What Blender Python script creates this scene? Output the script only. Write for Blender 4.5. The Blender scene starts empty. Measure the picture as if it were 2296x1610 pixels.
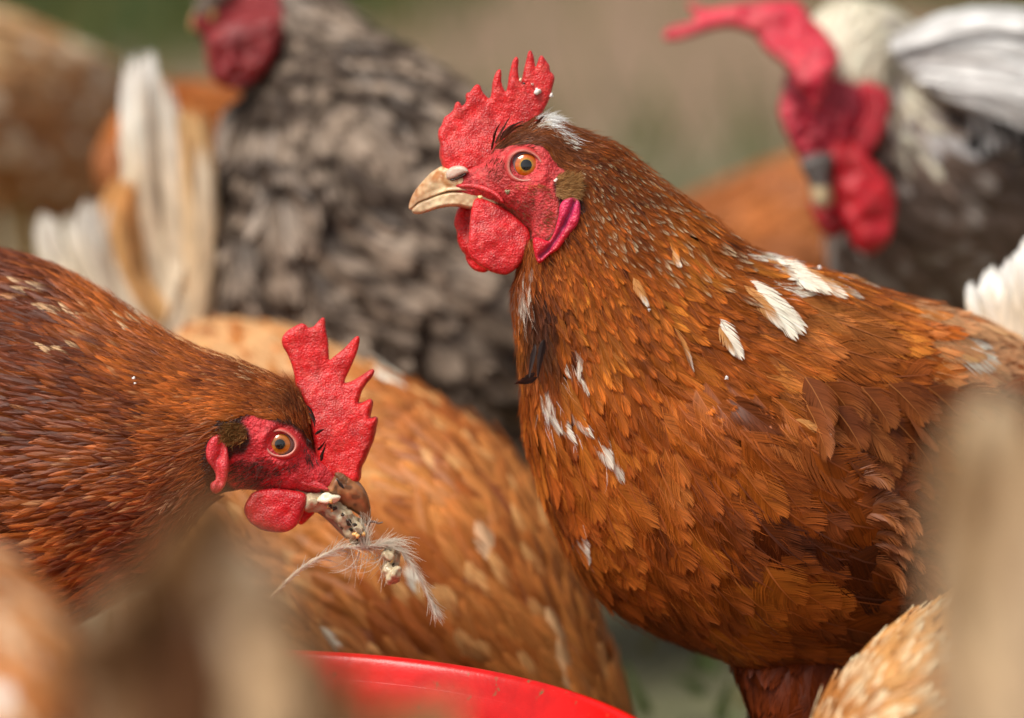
import bpy, math, random
import numpy as np
from mathutils import Vector, Matrix, noise
from mathutils.geometry import delaunay_2d_cdt

# ------------------------------------------------------------------ camera, world, sun
R = math.radians
PITCH = R(10)
FD = 1.6                                     # distance of the plane the hens' heads stand in
FWD = np.array([0, math.cos(PITCH), -math.sin(PITCH)])
RIGHT = np.array([1.0, 0, 0])
UP = np.array([0, math.sin(PITCH), math.cos(PITCH)])
CAM = np.array([0, -FD * math.cos(PITCH), 0.27 + FD * math.sin(PITCH)])
K = 0.48 / 2296 / FD                         # metres per picture unit per metre of distance

sc = bpy.context.scene
COL = sc.collection
cd = bpy.data.cameras.new('camera'); cam = bpy.data.objects.new('camera', cd); COL.objects.link(cam)
cam.location = CAM; cam.rotation_euler = (R(90) - PITCH, 0, 0)
cd.sensor_width = 36; cd.lens = 36 * FD / 0.48
cd.clip_start = 0.05; cd.clip_end = 500
cd.dof.use_dof = True; cd.dof.focus_distance = FD - 0.022; cd.dof.aperture_fstop = 3.2
sc.camera = cam

SUN_EL, SUN_AZ = R(58), R(-35)               # high, from the left and slightly from the front
w = bpy.data.worlds.new('World'); sc.world = w; w.use_nodes = True
nt = w.node_tree; bg = nt.nodes['Background']
sky = nt.nodes.new('ShaderNodeTexSky'); sky.sky_type = 'NISHITA'; sky.sun_disc = False
sky.sun_elevation = SUN_EL; sky.sun_rotation = R(215); sky.dust_density = 3.0; sky.air_density = 0.7
hsv = nt.nodes.new('ShaderNodeHueSaturation'); hsv.inputs['Saturation'].default_value = .35     # thin cloud: a paler sky
tint = nt.nodes.new('ShaderNodeVectorMath'); tint.operation = 'MULTIPLY'; tint.inputs[1].default_value = (1.03, 1.0, .93)
nt.links.new(sky.outputs[0], hsv.inputs['Color']); nt.links.new(hsv.outputs[0], tint.inputs[0]); nt.links.new(tint.outputs[0], bg.inputs['Color']); bg.inputs['Strength'].default_value = 0.10
sl = bpy.data.lights.new('sun', 'SUN'); so = bpy.data.objects.new('sun', sl); COL.objects.link(so)
sl.energy = 2.0; sl.angle = R(28); sl.color = (1.0, 0.96, 0.89)
sd = Vector((-0.42, -0.38, 0.90)).normalized()   # towards the sun
so.rotation_euler = sd.to_track_quat('Z', 'Y').to_euler()
sky.sun_elevation = math.asin(sd.z); sky.sun_rotation = math.atan2(sd.x, sd.y)
sc.view_settings.view_transform = 'Standard'; sc.view_settings.look = 'None'
sc.view_settings.exposure = 0.6; sc.view_settings.gamma = 1.0
sc.render.engine = 'CYCLES'
sc.cycles.use_denoising = True
sc.cycles.max_bounces = 6; sc.cycles.diffuse_bounces = 3; sc.cycles.transmission_bounces = 3
sc.cycles.sample_clamp_indirect = 4

# ------------------------------------------------------------------ helpers
def P(u, v, d):
    """a spot seen at (u, v) of the 2296 x 1610 picture, d metres beyond the focus plane -> world"""
    u = np.asarray(u, float); v = np.asarray(v, float); D = FD + np.asarray(d, float)
    return CAM + FWD * D[..., None] + RIGHT * ((u - 1148) * K * D)[..., None] + UP * ((805 - v) * K * D)[..., None]
def UV(p):
    q = p - CAM; D = q @ FWD
    return 1148 + (q @ RIGHT) / (K * D), 805 - (q @ UP) / (K * D)
def lin(*c):
    c = np.array(c, float) / 255
    return np.where(c <= .04045, c / 12.92, ((c + .055) / 1.055) ** 2.4)
def nrm(a): return a / np.maximum(np.linalg.norm(a, axis=-1, keepdims=True), 1e-12)
def smooth(x, a, b):
    t = np.clip((np.asarray(x, float) - a) / (b - a), 0, 1); return t * t * (3 - 2 * t)
def c1(pts): return [(x * .3482 + 896.9, y * .3482 + 84.1) for x, y in pts]     # two traced close-ups
def c2(pts): return [(x * .4527 + 420.4, y * .4527 + 672.6) for x, y in pts]
def inpoly(u, v, poly):
    u = np.asarray(u, float); v = np.asarray(v, float); r = np.zeros(u.shape, bool)
    n = len(poly)
    for i in range(n):
        x1, y1 = poly[i]; x2, y2 = poly[(i + 1) % n]
        if y1 == y2: continue
        c = ((y1 > v) != (y2 > v)) & (u < (x2 - x1) * (v - y1) / (y2 - y1) + x1)
        r ^= c
    return r
def segdist(u, v, poly, closed=True):
    u = np.asarray(u, float); v = np.asarray(v, float); d = np.full(u.shape, 1e9)
    n = len(poly)
    for i in range(n if closed else n - 1):
        ax, ay = poly[i]; bx, by = poly[(i + 1) % n]
        dx, dy = bx - ax, by - ay; L = dx * dx + dy * dy + 1e-9
        t = np.clip(((u - ax) * dx + (v - ay) * dy) / L, 0, 1)
        d = np.minimum(d, np.hypot(u - ax - t * dx, v - ay - t * dy))
    return d
def catmull(pts, sub=4, closed=True):
    p = np.array(pts, float); n = len(p); out = []
    for i in range(n if closed else n - 1):
        if closed: a, b, c, d = p[i - 1], p[i], p[(i + 1) % n], p[(i + 2) % n]
        else: a, b, c, d = p[max(i - 1, 0)], p[i], p[i + 1], p[min(i + 2, n - 1)]
        for k in range(sub):
            t = k / sub
            out.append(.5 * ((2 * b) + (c - a) * t + (2 * a - 5 * b + 4 * c - d) * t * t + (3 * b - a - 3 * c + d) * t ** 3))
    if not closed: out.append(p[-1])
    return np.array(out)
_rng0 = np.random.RandomState(5); _lat = _rng0.rand(64, 64, 64)
def vnoise(p, s):
    """smooth value noise, p (...,3) in metres, s = feature size"""
    q = np.asarray(p) / s; i = np.floor(q).astype(int); f = q - i; f = f * f * (3 - 2 * f); r = 0
    for dx in (0, 1):
        for dy in (0, 1):
            for dz in (0, 1):
                wgt = (f[..., 0] if dx else 1 - f[..., 0]) * (f[..., 1] if dy else 1 - f[..., 1]) * (f[..., 2] if dz else 1 - f[..., 2])
                r = r + wgt * _lat[(i[..., 0] + dx) % 64, (i[..., 1] + dy) % 64, (i[..., 2] + dz) % 64]
    return r

def mesh_np(name, V, F, mat, parent=None, col=None, smooth_=True):
    me = bpy.data.meshes.new(name)
    V = np.asarray(V, np.float32).reshape(-1, 3)
    if isinstance(F, np.ndarray):
        n, k = F.shape
        me.vertices.add(len(V)); me.vertices.foreach_set('co', V.ravel())
        me.loops.add(n * k); me.loops.foreach_set('vertex_index', F.astype(np.int32).ravel())
        me.polygons.add(n); me.polygons.foreach_set('loop_start', np.arange(0, n * k, k, dtype=np.int32))
        me.update(calc_edges=True)
    else:
        me.from_pydata(V.tolist(), [], F); me.update()
    if col is not None:
        a = me.color_attributes.new('Col', 'FLOAT_COLOR', 'POINT')
        c = np.ones((len(V), 4), np.float32); c[:, :3] = np.asarray(col, np.float32).reshape(-1, 3)
        a.data.foreach_set('color', c.ravel())
    if smooth_: me.polygons.foreach_set('use_smooth', np.ones(len(me.polygons), bool))
    me.materials.append(mat)
    o = bpy.data.objects.new(name, me); COL.objects.link(o)
    if parent is not None:
        o.parent = parent; o.matrix_parent_inverse = Matrix.Translation(parent_world(parent)).inverted()
    return o
def parent_world(o):
    v = Vector((0, 0, 0))
    if o.type == 'EMPTY': v = o.location.copy()
    return v
def thing(name, label, cat, loc, group=None):
    o = bpy.data.objects.new(name, None); COL.objects.link(o); o.location = [float(x) for x in loc]
    o.empty_display_size = .02; o['label'] = label; o['category'] = cat
    if group: o['group'] = group
    return o
def tag(o, label=None, cat=None, group=None, kind=None):
    if label: o['label'] = label
    if cat: o['category'] = cat
    if group: o['group'] = group
    if kind: o['kind'] = kind
    return o

# ------------------------------------------------------------------ materials
def mat(name, color=None, rough=.5, spec=.5, sss=0, sssr=(.004, .001, .0006), bumps=(), coat=0, transl=0, sheen=0, vary=None, trans=0, ior=1.45, fleck=None):
    m = bpy.data.materials.new(name); m.use_nodes = True; n = m.node_tree.nodes; l = m.node_tree.links
    b = n['Principled BSDF']; out = n['Material Output']
    tc = n.new('ShaderNodeTexCoord')
    if color is None:
        at = n.new('ShaderNodeAttribute'); at.attribute_name = 'Col'; src = at.outputs['Color']
    else:
        rgb = n.new('ShaderNodeRGB'); rgb.outputs[0].default_value = (*color, 1); src = rgb.outputs[0]
    if vary:
        for sc_, lo, hi in vary:
            nz = n.new('ShaderNodeTexNoise'); nz.inputs['Scale'].default_value = sc_; nz.inputs['Detail'].default_value = 4
            l.new(tc.outputs['Object'], nz.inputs['Vector'])
            mr = n.new('ShaderNodeMapRange'); mr.inputs['From Min'].default_value = .3; mr.inputs['From Max'].default_value = .7
            mr.inputs['To Min'].default_value = lo; mr.inputs['To Max'].default_value = hi; l.new(nz.outputs['Fac'], mr.inputs['Value'])
            mx = n.new('ShaderNodeVectorMath'); mx.operation = 'SCALE'; l.new(src, mx.inputs[0]); l.new(mr.outputs[0], mx.inputs['Scale']); src = mx.outputs[0]
    if fleck:
        fs, thr, fc = fleck
        nz = n.new('ShaderNodeTexNoise'); nz.inputs['Scale'].default_value = fs; nz.inputs['Detail'].default_value = 3
        l.new(tc.outputs['Object'], nz.inputs['Vector'])
        mr = n.new('ShaderNodeMapRange'); mr.inputs['From Min'].default_value = thr; mr.inputs['From Max'].default_value = thr + .08; l.new(nz.outputs['Fac'], mr.inputs['Value'])
        mx = n.new('ShaderNodeMix'); mx.data_type = 'RGBA'; l.new(mr.outputs[0], mx.inputs['Factor']); l.new(src, mx.inputs['A']); mx.inputs['B'].default_value = (*fc, 1); src = mx.outputs['Result']
    l.new(src, b.inputs['Base Color'])
    b.inputs['Roughness'].default_value = rough; b.inputs['Specular IOR Level'].default_value = spec
    b.inputs['Coat Weight'].default_value = coat; b.inputs['Coat Roughness'].default_value = .06
    b.inputs['Sheen Weight'].default_value = sheen; b.inputs['Sheen Roughness'].default_value = .4
    b.inputs['Transmission Weight'].default_value = trans; b.inputs['IOR'].default_value = ior
    if sss:
        b.inputs['Subsurface Weight'].default_value = sss; b.inputs['Subsurface Radius'].default_value = sssr; b.inputs['Subsurface Scale'].default_value = 1.0
    prev = None
    for kind, sc_, st, dist in bumps:
        if kind == 'vor': tx = n.new('ShaderNodeTexVoronoi'); tx.feature = 'F1'; o_ = tx.outputs['Distance']
        else: tx = n.new('ShaderNodeTexNoise'); tx.inputs['Detail'].default_value = 5; tx.inputs['Roughness'].default_value = .6; o_ = tx.outputs['Fac']
        tx.inputs['Scale'].default_value = sc_ if np.isscalar(sc_) else 1
        if np.isscalar(sc_): l.new(tc.outputs['Object'], tx.inputs['Vector'])
        else:
            mp = n.new('ShaderNodeMapping'); mp.inputs['Scale'].default_value = sc_; l.new(tc.outputs['Object'], mp.inputs['Vector']); l.new(mp.outputs[0], tx.inputs['Vector'])
        bp = n.new('ShaderNodeBump'); bp.inputs['Strength'].default_value = st; bp.inputs['Distance'].default_value = dist
        l.new(o_, bp.inputs['Height'])
        if prev: l.new(prev, bp.inputs['Normal'])
        prev = bp.outputs[0]
    if prev: l.new(prev, b.inputs['Normal'])
    if transl:
        t = n.new('ShaderNodeBsdfTranslucent'); l.new(src, t.inputs['Color'])
        mx = n.new('ShaderNodeMixShader'); mx.inputs[0].default_value = transl
        l.new(b.outputs[0], mx.inputs[1]); l.new(t.outputs[0], mx.inputs[2]); l.new(mx.outputs[0], out.inputs['Surface'])
    return m
M_FEATHER = mat('feather', rough=.40, spec=.24, transl=.2, vary=[(60, .85, 1.15)])
M_SKIN = mat('bird_skin', rough=.42, spec=.5, vary=[(420, .7, 1.25), (1200, .8, 1.25)], bumps=[('vor', 760, .8, .0007), ('noise', 1100, 1.0, .0007)])
M_COMB = mat('comb_skin', rough=.31, spec=.6, sss=.22, vary=[(90, .88, 1.1), (900, .8, 1.3)],
             bumps=[('noise', (260, 260, 460), .5, .0010), ('vor', 1100, .5, .0006), ('noise', 1500, .5, .0004)])
M_HORN = mat('beak_horn', rough=.28, spec=.5, sss=.15, vary=[(160, .8, 1.1)], bumps=[('noise', 220, .6, .0006), ('noise', 900, .4, .0002)])
M_EYE = mat('eye_wet', rough=.12, spec=.6, coat=1.0)
M_LID = mat('eyelid', rough=.5, spec=.4, sss=.2, bumps=[('noise', 1200, .7, .0003)])
M_LEG = mat('leg_scale', color=lin(168, 138, 84), rough=.5, bumps=[('vor', 260, .8, .001)])
M_DOWN = mat('down', rough=.6, spec=.3, transl=.35)
M_FOOD = mat('food', rough=.16, spec=.5, sss=.3, sssr=(.003, .002, .0015), bumps=[('noise', 600, .5, .0004)])

# ------------------------------------------------------------------ lofted bodies
class Loft:
    """one continuous skin through stations ((top), (bottom), half width, depth of the middle)"""
    def __init__(s, st, shrink=6, disp=None, ex=.9):
        T, B, W = [], [], []
        for (tu, tv), (bu, bv), hw, d in st:
            L = math.hypot(tu - bu, tv - bv); k = min(shrink / L, .3)
            t = P(tu + (bu - tu) * k, tv + (bv - tv) * k, d); b = P(bu + (tu - bu) * k, bv + (tv - bv) * k, d)
            T.append(t); B.append(b); W.append([hw])
        s.A = np.hstack([T, B, W]); s.n = len(st); s.disp = disp; s.ex = ex
    def raw(s, a):
        a = np.clip(a, 0, s.n - 1 - 1e-6); i = a.astype(int); t = (a - i)[..., None]
        g = lambda j: s.A[np.clip(j, 0, s.n - 1)]
        p0, p1, p2, p3 = g(i - 1), g(i), g(i + 1), g(i + 2)
        return .5 * (2 * p1 + (p2 - p0) * t + (2 * p0 - 5 * p1 + 4 * p2 - p3) * t * t + (3 * p1 - p0 - 3 * p2 + p3) * t ** 3)
    def S0(s, a, th):
        r = s.raw(a); T, B, W = r[..., :3], r[..., 3:6], r[..., 6:7]
        C = (T + B) / 2; c = np.cos(th); n = np.sin(th)
        n = np.sign(n) * np.abs(n) ** s.ex
        return C + (T - C) * c[..., None] - FWD * W * n[..., None]
    def S(s, a, th):
        a = np.asarray(a, float); th = np.asarray(th, float)
        p = s.S0(a, th)
        if s.disp is not None:
            N = s.N(a, th, raw=True); u, v = UV(p)
            p = p + N * s.disp(u, v, np.sin(th), p)[..., None]
        return p
    def N(s, a, th, raw=False):
        f = s.S0 if raw else s.S; e = .03
        A1 = np.clip(a + e, 0, s.n - 1); A0 = np.clip(a - e, 0, s.n - 1)
        du = f(A1, th) - f(A0, th); dv = f(a, th + e) - f(a, th - e)
        N = nrm(np.cross(du, dv)); r = s.raw(a); C = (r[..., :3] + r[..., 3:6]) / 2
        sg = np.sign(np.sum(N * (s.S0(a, th) - C), -1, keepdims=True)); sg[sg == 0] = 1
        return N * sg
    def build(s, name, m, parent, rows, nth=96, colf=None, inset=None):
        rows = np.array(rows); th = np.linspace(0, 2 * math.pi, nth, endpoint=False)
        A, TH = np.meshgrid(rows, th, indexing='ij')
        V = s.S(A, TH); nr = len(rows)
        if inset is not None: V = V - s.N(A, TH) * inset(*UV(V))[..., None]
        F = []
        i = np.arange(nr - 1)[:, None]; j = np.arange(nth)[None, :]
        q = np.stack([i * nth + j, (i + 1) * nth + j, (i + 1) * nth + (j + 1) % nth, i * nth + (j + 1) % nth], -1).reshape(-1, 4)
        V = V.reshape(-1, 3); c0 = V[:nth].mean(0); c1_ = V[-nth:].mean(0)
        F = q.tolist(); k0 = len(V); V = np.vstack([V, [c0], [c1_]])
        for j in range(nth):
            F.append([(j + 1) % nth, j, k0]); F.append([(nr - 1) * nth + j, (nr - 1) * nth + (j + 1) % nth, k0 + 1])
        col = colf(*UV(V), V) if colf else None
        return mesh_np(name, V, F, m, parent, col)
    def near(s, u, v):
        """depth of the near surface at picture spot"""
        if not hasattr(s, '_nc'):
            A, TH = np.meshgrid(np.linspace(0, s.n - 1, 260), np.linspace(0.05, math.pi - .05, 90), indexing='ij')
            p = s.S(A, TH).reshape(-1, 3); s._nc = (*UV(p), (p - CAM) @ FWD - FD, A.ravel(), TH.ravel())
        u0, v0, d, a, th = s._nc
        k = np.argsort((u0 - u) ** 2 + (v0 - v) ** 2)[:4]
        return float(d[k].mean()), float(a[k[0]]), float(th[k[0]])

# ------------------------------------------------------------------ feathers
def outline(t, shape):
    """half width of a vane along its length; shape 0 lance-like, 1 broad and round"""
    rise = np.clip(t / .32, 0, 1) ** .55
    x = np.clip((t - .4) / .6, 0, 1); rnd = np.sqrt(np.clip(1 - x * x, 0, 1))
    y = np.clip((t - .28) / .72, 0, 1); lan = (1 - y) ** .72
    return rise * (lan * (1 - shape) + rnd * shape)
def feather_batch(name, P0, P1, P2, N, W, m, parent, c0, ct, tip=.7, nb=12, shape=.5, camber=.16, fray=1.0, rach=None, seed=1, bars=None, cb=None, segs=2, tipw=.25, barbvar=.16, post=None):
    rng = np.random.RandomState(seed); F = len(P0)
    P0, P1, P2, N = (np.asarray(x, float) for x in (P0, P1, P2, N)); W = np.asarray(W, float)
    c0 = np.broadcast_to(c0, (F, 3)); ct = np.broadcast_to(ct, (F, 3)); tip = np.broadcast_to(tip, (F,)); shape = np.broadcast_to(shape, (F,)).astype(float)
    B = nb * 2; j = np.tile(np.arange(nb), 2); side = np.repeat([-1.0, 1.0], nb)
    ph = rng.rand(F, 2) * 6.28; fq = 3 + rng.rand(F, 2) * 5
    sidx = (side > 0).astype(int)
    saw = (j[None, :] / nb * (fq[:, sidx] * .38) + ph[:, sidx]) % 1.0 - .5      # barbs cling together and part at a few splits
    wob = saw * 2
    ar = (W / np.maximum(np.linalg.norm(P2 - P0, axis=1), 1e-6))[:, None]       # barbs lean forward and bend towards the tip
    swp = np.clip(.85 * ar, .12, .46) + .05 * saw * fray + rng.randn(F, B) * .008 * fray
    hl = .95 + .03 * np.sin(j[None, :] / nb * fq[:, sidx] * 2 + ph[:, sidx]) * fray + rng.randn(F, B) * .045 * fray
    bj = 1 + rng.randn(F, B) * barbvar * .5 + .05 * wob
    def barb(jf):
        x = np.clip(jf / (nb - 1), 0, 1.02); tr = .88 * x ** .95; tt = np.clip(swp + (1 - swp) * (1 - (1 - np.minimum(x, 1)) ** 1.55), 0, 1.0)
        return tr, tt, outline(np.minimum(tt, .992), shape[:, None]) * hl
    rows_t, rows_s, rows_z = [], [], []
    zj = rng.randn(F, B) * .06 / nb * fray + .03 * saw * fray
    for q, hw in (((0.0), 1.3), ((.55), 1.3), ((.84), 1.0), ((1.0), .3)) if nb >= 20 else (((0.0), 1.35), ((.6), 1.4), ((1.0), .8)) if segs == 2 else (((0.0), 1.4), ((1.0), .8)):
        for e in (-1, 1):
            tr, tt, so_ = barb(j + e * .5 * hw)
            tq = tr + (tt - tr) * (q ** 1.45); sq = so_ * (q ** .85 if q else 0) * side
            rows_t.append(np.broadcast_to(tq, (F, B))); rows_s.append(np.broadcast_to(sq, (F, B)))
            rows_z.append(e * .10 / nb + zj * q)
    t = np.stack(rows_t, -1); s_ = np.stack(rows_s, -1); z = np.stack(rows_z, -1)     # F,B,nv
    nv = t.shape[-1]
    t = np.clip(t, 0, 1.02)
    def place(t, s_, z):
        sh = t.shape; t2 = t.reshape(F, -1); s2 = s_.reshape(F, -1); z2 = z.reshape(F, -1)
        la = 2 * (t2 - .5) * (t2 - 1); lb = -4 * t2 * (t2 - 1); lc = 2 * t2 * (t2 - .5)
        C = la[..., None] * P0[:, None] + lb[..., None] * P1[:, None] + lc[..., None] * P2[:, None]
        dT = (4 * t2 - 3)[..., None] * P0[:, None] + (4 - 8 * t2)[..., None] * P1[:, None] + (4 * t2 - 1)[..., None] * P2[:, None]
        T = nrm(dT); X = nrm(np.cross(T, N[:, None])); Nn = np.cross(X, T)
        return C + X * (s2 * W[:, None] / 2)[..., None] + Nn * ((z2 - camber * s2 * s2) * W[:, None])[..., None]
    V = place(t, s_, z)
    jt = rng.randn(F, B) * .05 + .05 * saw
    def colour(t, s_):
        k = smooth(t, 0, 1); tp = tip.reshape((F,) + (1,) * (t.ndim - 1))
        rag = t + .05 * np.sin(s_ * 9 + tp * 40) + (jt[:, :, None] if t.ndim == 3 else 0)
        k = np.clip((rag - tp) / tipw, 0, 1)[..., None]
        a0 = c0.reshape((F,) + (1,) * (t.ndim - 1) + (3,)); a1 = ct.reshape((F,) + (1,) * (t.ndim - 1) + (3,))
        c = a0 * (1 - k) + a1 * k
        if bars is not None:
            bq = .5 + .5 * np.sin(t * bars * 6.283 + np.abs(s_) * 1.5 + tp * 30); bq = smooth(bq, .35, .65)[..., None]
            c = c * (1 - bq) + np.broadcast_to(cb, c.shape) * bq
        return c
    c = colour(t, s_) * bj[..., None, None]
    if post is not None: c = post(V.reshape(c.shape), c)
    nq = nv // 2 - 1
    base = (np.arange(F * B) * nv)[:, None, None]
    q = np.array([[2 * k, 2 * k + 1, 2 * k + 3, 2 * k + 2] for k in range(nq)])[None]
    Fq = (base + q).reshape(-1, 4)
    V = V.reshape(-1, 3); c = c.reshape(-1, 3)
    if rach is not None:
        ks = np.linspace(0, .94, 5); wv = np.array([.035, .03, .024, .016, .006])
        t = np.broadcast_to(np.repeat(ks, 2), (F, 10)); s_ = np.stack([-wv, wv], -1).ravel(); s_ = np.broadcast_to(s_, (F, 10))
        V2 = place(t, s_, np.full((F, 10), .022)).reshape(-1, 3)
        cr = np.broadcast_to(rach, (F, 3)) if np.ndim(rach) == 1 else rach
        c2_ = np.repeat(cr, 10, 0)
        b2 = (len(V) + np.arange(F) * 10)[:, None, None]; q2 = np.array([[2 * k, 2 * k + 1, 2 * k + 3, 2 * k + 2] for k in range(4)])[None]
        Fq = np.vstack([Fq, (b2 + q2).reshape(-1, 4)]); V = np.vstack([V, V2]); c = np.vstack([c, c2_])
    return mesh_np(name, V, Fq, m, parent, np.clip(c, 0, .95), smooth_=False)

def scatter(loft, n, rf, arange, seed, maskf=None, thr=(0, 2 * math.pi)):
    """dart throwing over a loft; rf(u, v, near) gives the spacing in metres"""
    rng = np.random.RandomState(seed)
    a = arange[0] + rng.rand(n) * (arange[1] - arange[0]); th = thr[0] + rng.rand(n) * (thr[1] - thr[0])
    p = loft.S0(a, th); u, v = UV(p); near = np.sin(th)
    r = rf(u, v, near)
    if maskf is not None:
        k = maskf(u, v, near); a, th, p, u, v, r, near = a[k], th[k], p[k], u[k], v[k], r[k], near[k]
    cell = {}; keep = []; cs = float(np.max(r)) + 1e-6; g = np.floor(p / cs).astype(int).tolist(); pl = p.tolist()
    for i in range(len(a)):
        x, y, z = pl[i]; gx, gy, gz = g[i]; ok = True; r2 = r[i] ** 2
        for ax in (-1, 0, 1):
            for ay in (-1, 0, 1):
                for az in (-1, 0, 1):
                    for (X, Y, Z) in cell.get((gx + ax, gy + ay, gz + az), ()):
                        if (X - x) ** 2 + (Y - y) ** 2 + (Z - z) ** 2 < r2: ok = False; break
                    if not ok: break
                if not ok: break
            if not ok: break
        if ok: cell.setdefault((gx, gy, gz), []).append((x, y, z)); keep.append(i)
    k = np.array(keep, int)
    return a[k], th[k], u[k], v[k], near[k]

def plumage(name, loft, parent, sizef, colf, arange, n=40000, seed=1, mask=None, spacing=.55, flow=None, lift=.10, jit=.14, nb=12, m=None, fray=1.0, rach=True, bars=None, cb=None, segs=2, shape=None, thr=(0, 2 * math.pi), tipw=.25, liftf=None, barbvar=.16, camber=.16, post=None):
    """sizef(u,v)->(length, width) metres; colf(u,v,rng,F)->(c0,ct,tip)"""
    rng = np.random.RandomState(seed + 77)
    def rf(u, v, near):
        L, Wd, sh = sizef(u, v); r = Wd * spacing
        return np.where(near < -.15, r * 1.7, r)
    a, th, u, v, near = scatter(loft, n, rf, arange, seed, mask, thr)
    L, Wd, sh = sizef(u, v); F = len(a)
    far = near < -.15; L = L * np.where(far, 1.5, 1) * (1 + rng.randn(F) * .12); Wd = Wd * np.where(far, 1.5, 1) * (1 + rng.randn(F) * .1)
    p0 = loft.S(a, th); n0 = loft.N(a, th); e = .02
    Sa = (loft.S0(np.clip(a + e, 0, loft.n - 1), th) - loft.S0(a - e, th)) / (2 * e); St = (loft.S0(a, th + e) - loft.S0(a, th - e)) / (2 * e)
    A = nrm(Sa); Bt = nrm(St - A * np.sum(St * A, -1, keepdims=True))
    ang = rng.randn(F) * jit + (flow(u, v) if flow is not None else 0) * np.where(near >= 0, 1, -1)
    d = A * np.cos(ang)[:, None] + Bt * np.sin(ang)[:, None]
    # step in parameter space
    g11 = (Sa * Sa).sum(-1); g12 = (Sa * St).sum(-1); g22 = (St * St).sum(-1); b1 = (d * Sa).sum(-1); b2 = (d * St).sum(-1)
    det = g11 * g22 - g12 ** 2 + 1e-12; da = (g22 * b1 - g12 * b2) / det; dt = (g11 * b2 - g12 * b1) / det
    lf = lift * (liftf(u, v) if liftf is not None else 1)
    l0 = .02 * Wd; l1 = Wd * lf * (.8 + .5 * rng.rand(F)); l2 = Wd * lf * (1.6 + 1.3 * rng.rand(F) ** 2)
    def step(k):
        aa = a + da * L * k; t2 = th + dt * L * k; over = aa > loft.n - 1.05
        q = loft.S(np.clip(aa, 0, loft.n - 1.02), t2); lin_ = p0 + d * (L * k)[:, None]
        q = np.where(over[:, None], lin_, q)
        # keep the true length where the parametrisation is uneven
        dv = q - p0; ln = np.linalg.norm(dv, axis=-1, keepdims=True)
        return p0 + dv / np.maximum(ln, 1e-9) * (L * k)[:, None], loft.N(np.clip(aa, 0, loft.n - 1.02), t2)
    q1, n1 = step(.5); q2, n2 = step(1.0)
    P0 = p0 + n0 * l0[:, None]; P1 = q1 + n1 * l1[:, None]; P2 = q2 + n2 * l2[:, None]
    um, vm = UV(q1 * .4 + q2 * .6); c0, ct, tip = colf(um, vm, rng, F)     # coloured by where its visible end lies
    rc = (np.asarray(c0) * 1.25 + .02) if rach is True else rach
    return feather_batch(name, P0, P1, P2, nrm(n0 + n1), Wd, m or M_FEATHER, parent, c0, ct, tip, nb, sh if shape is None else shape, camber, seed=seed, fray=fray, rach=rc if nb >= 8 else None, bars=bars, cb=cb, segs=segs, tipw=tipw, barbvar=barbvar, post=post)

def long_feathers(name, curves, parent, seed=1, nb=26, shape=.6, m=None, fray=1.0, camber=.08, tipw=.25, rach=None, bars=None, cb=None):
    """curves: (root uv, mid uv, tip uv, d0, d1, width in m, colour, tip colour)"""
    P0 = np.array([P(c[0][0], c[0][1], c[3]) for c in curves]); P1 = np.array([P(c[1][0], c[1][1], (c[3] + c[4]) / 2) for c in curves]); P2 = np.array([P(c[2][0], c[2][1], c[4]) for c in curves])
    rng = np.random.RandomState(seed); N = nrm(-FWD + rng.randn(len(curves), 3) * .35)
    W = np.array([c[5] for c in curves]); c0 = np.array([c[6] for c in curves]); ct = np.array([c[7] for c in curves])
    return feather_batch(name, P0, P1, P2, N, W, m or M_FEATHER, parent, c0, ct, .6, nb, shape, camber, fray, rach, seed, tipw=tipw, bars=bars, cb=cb)

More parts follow.
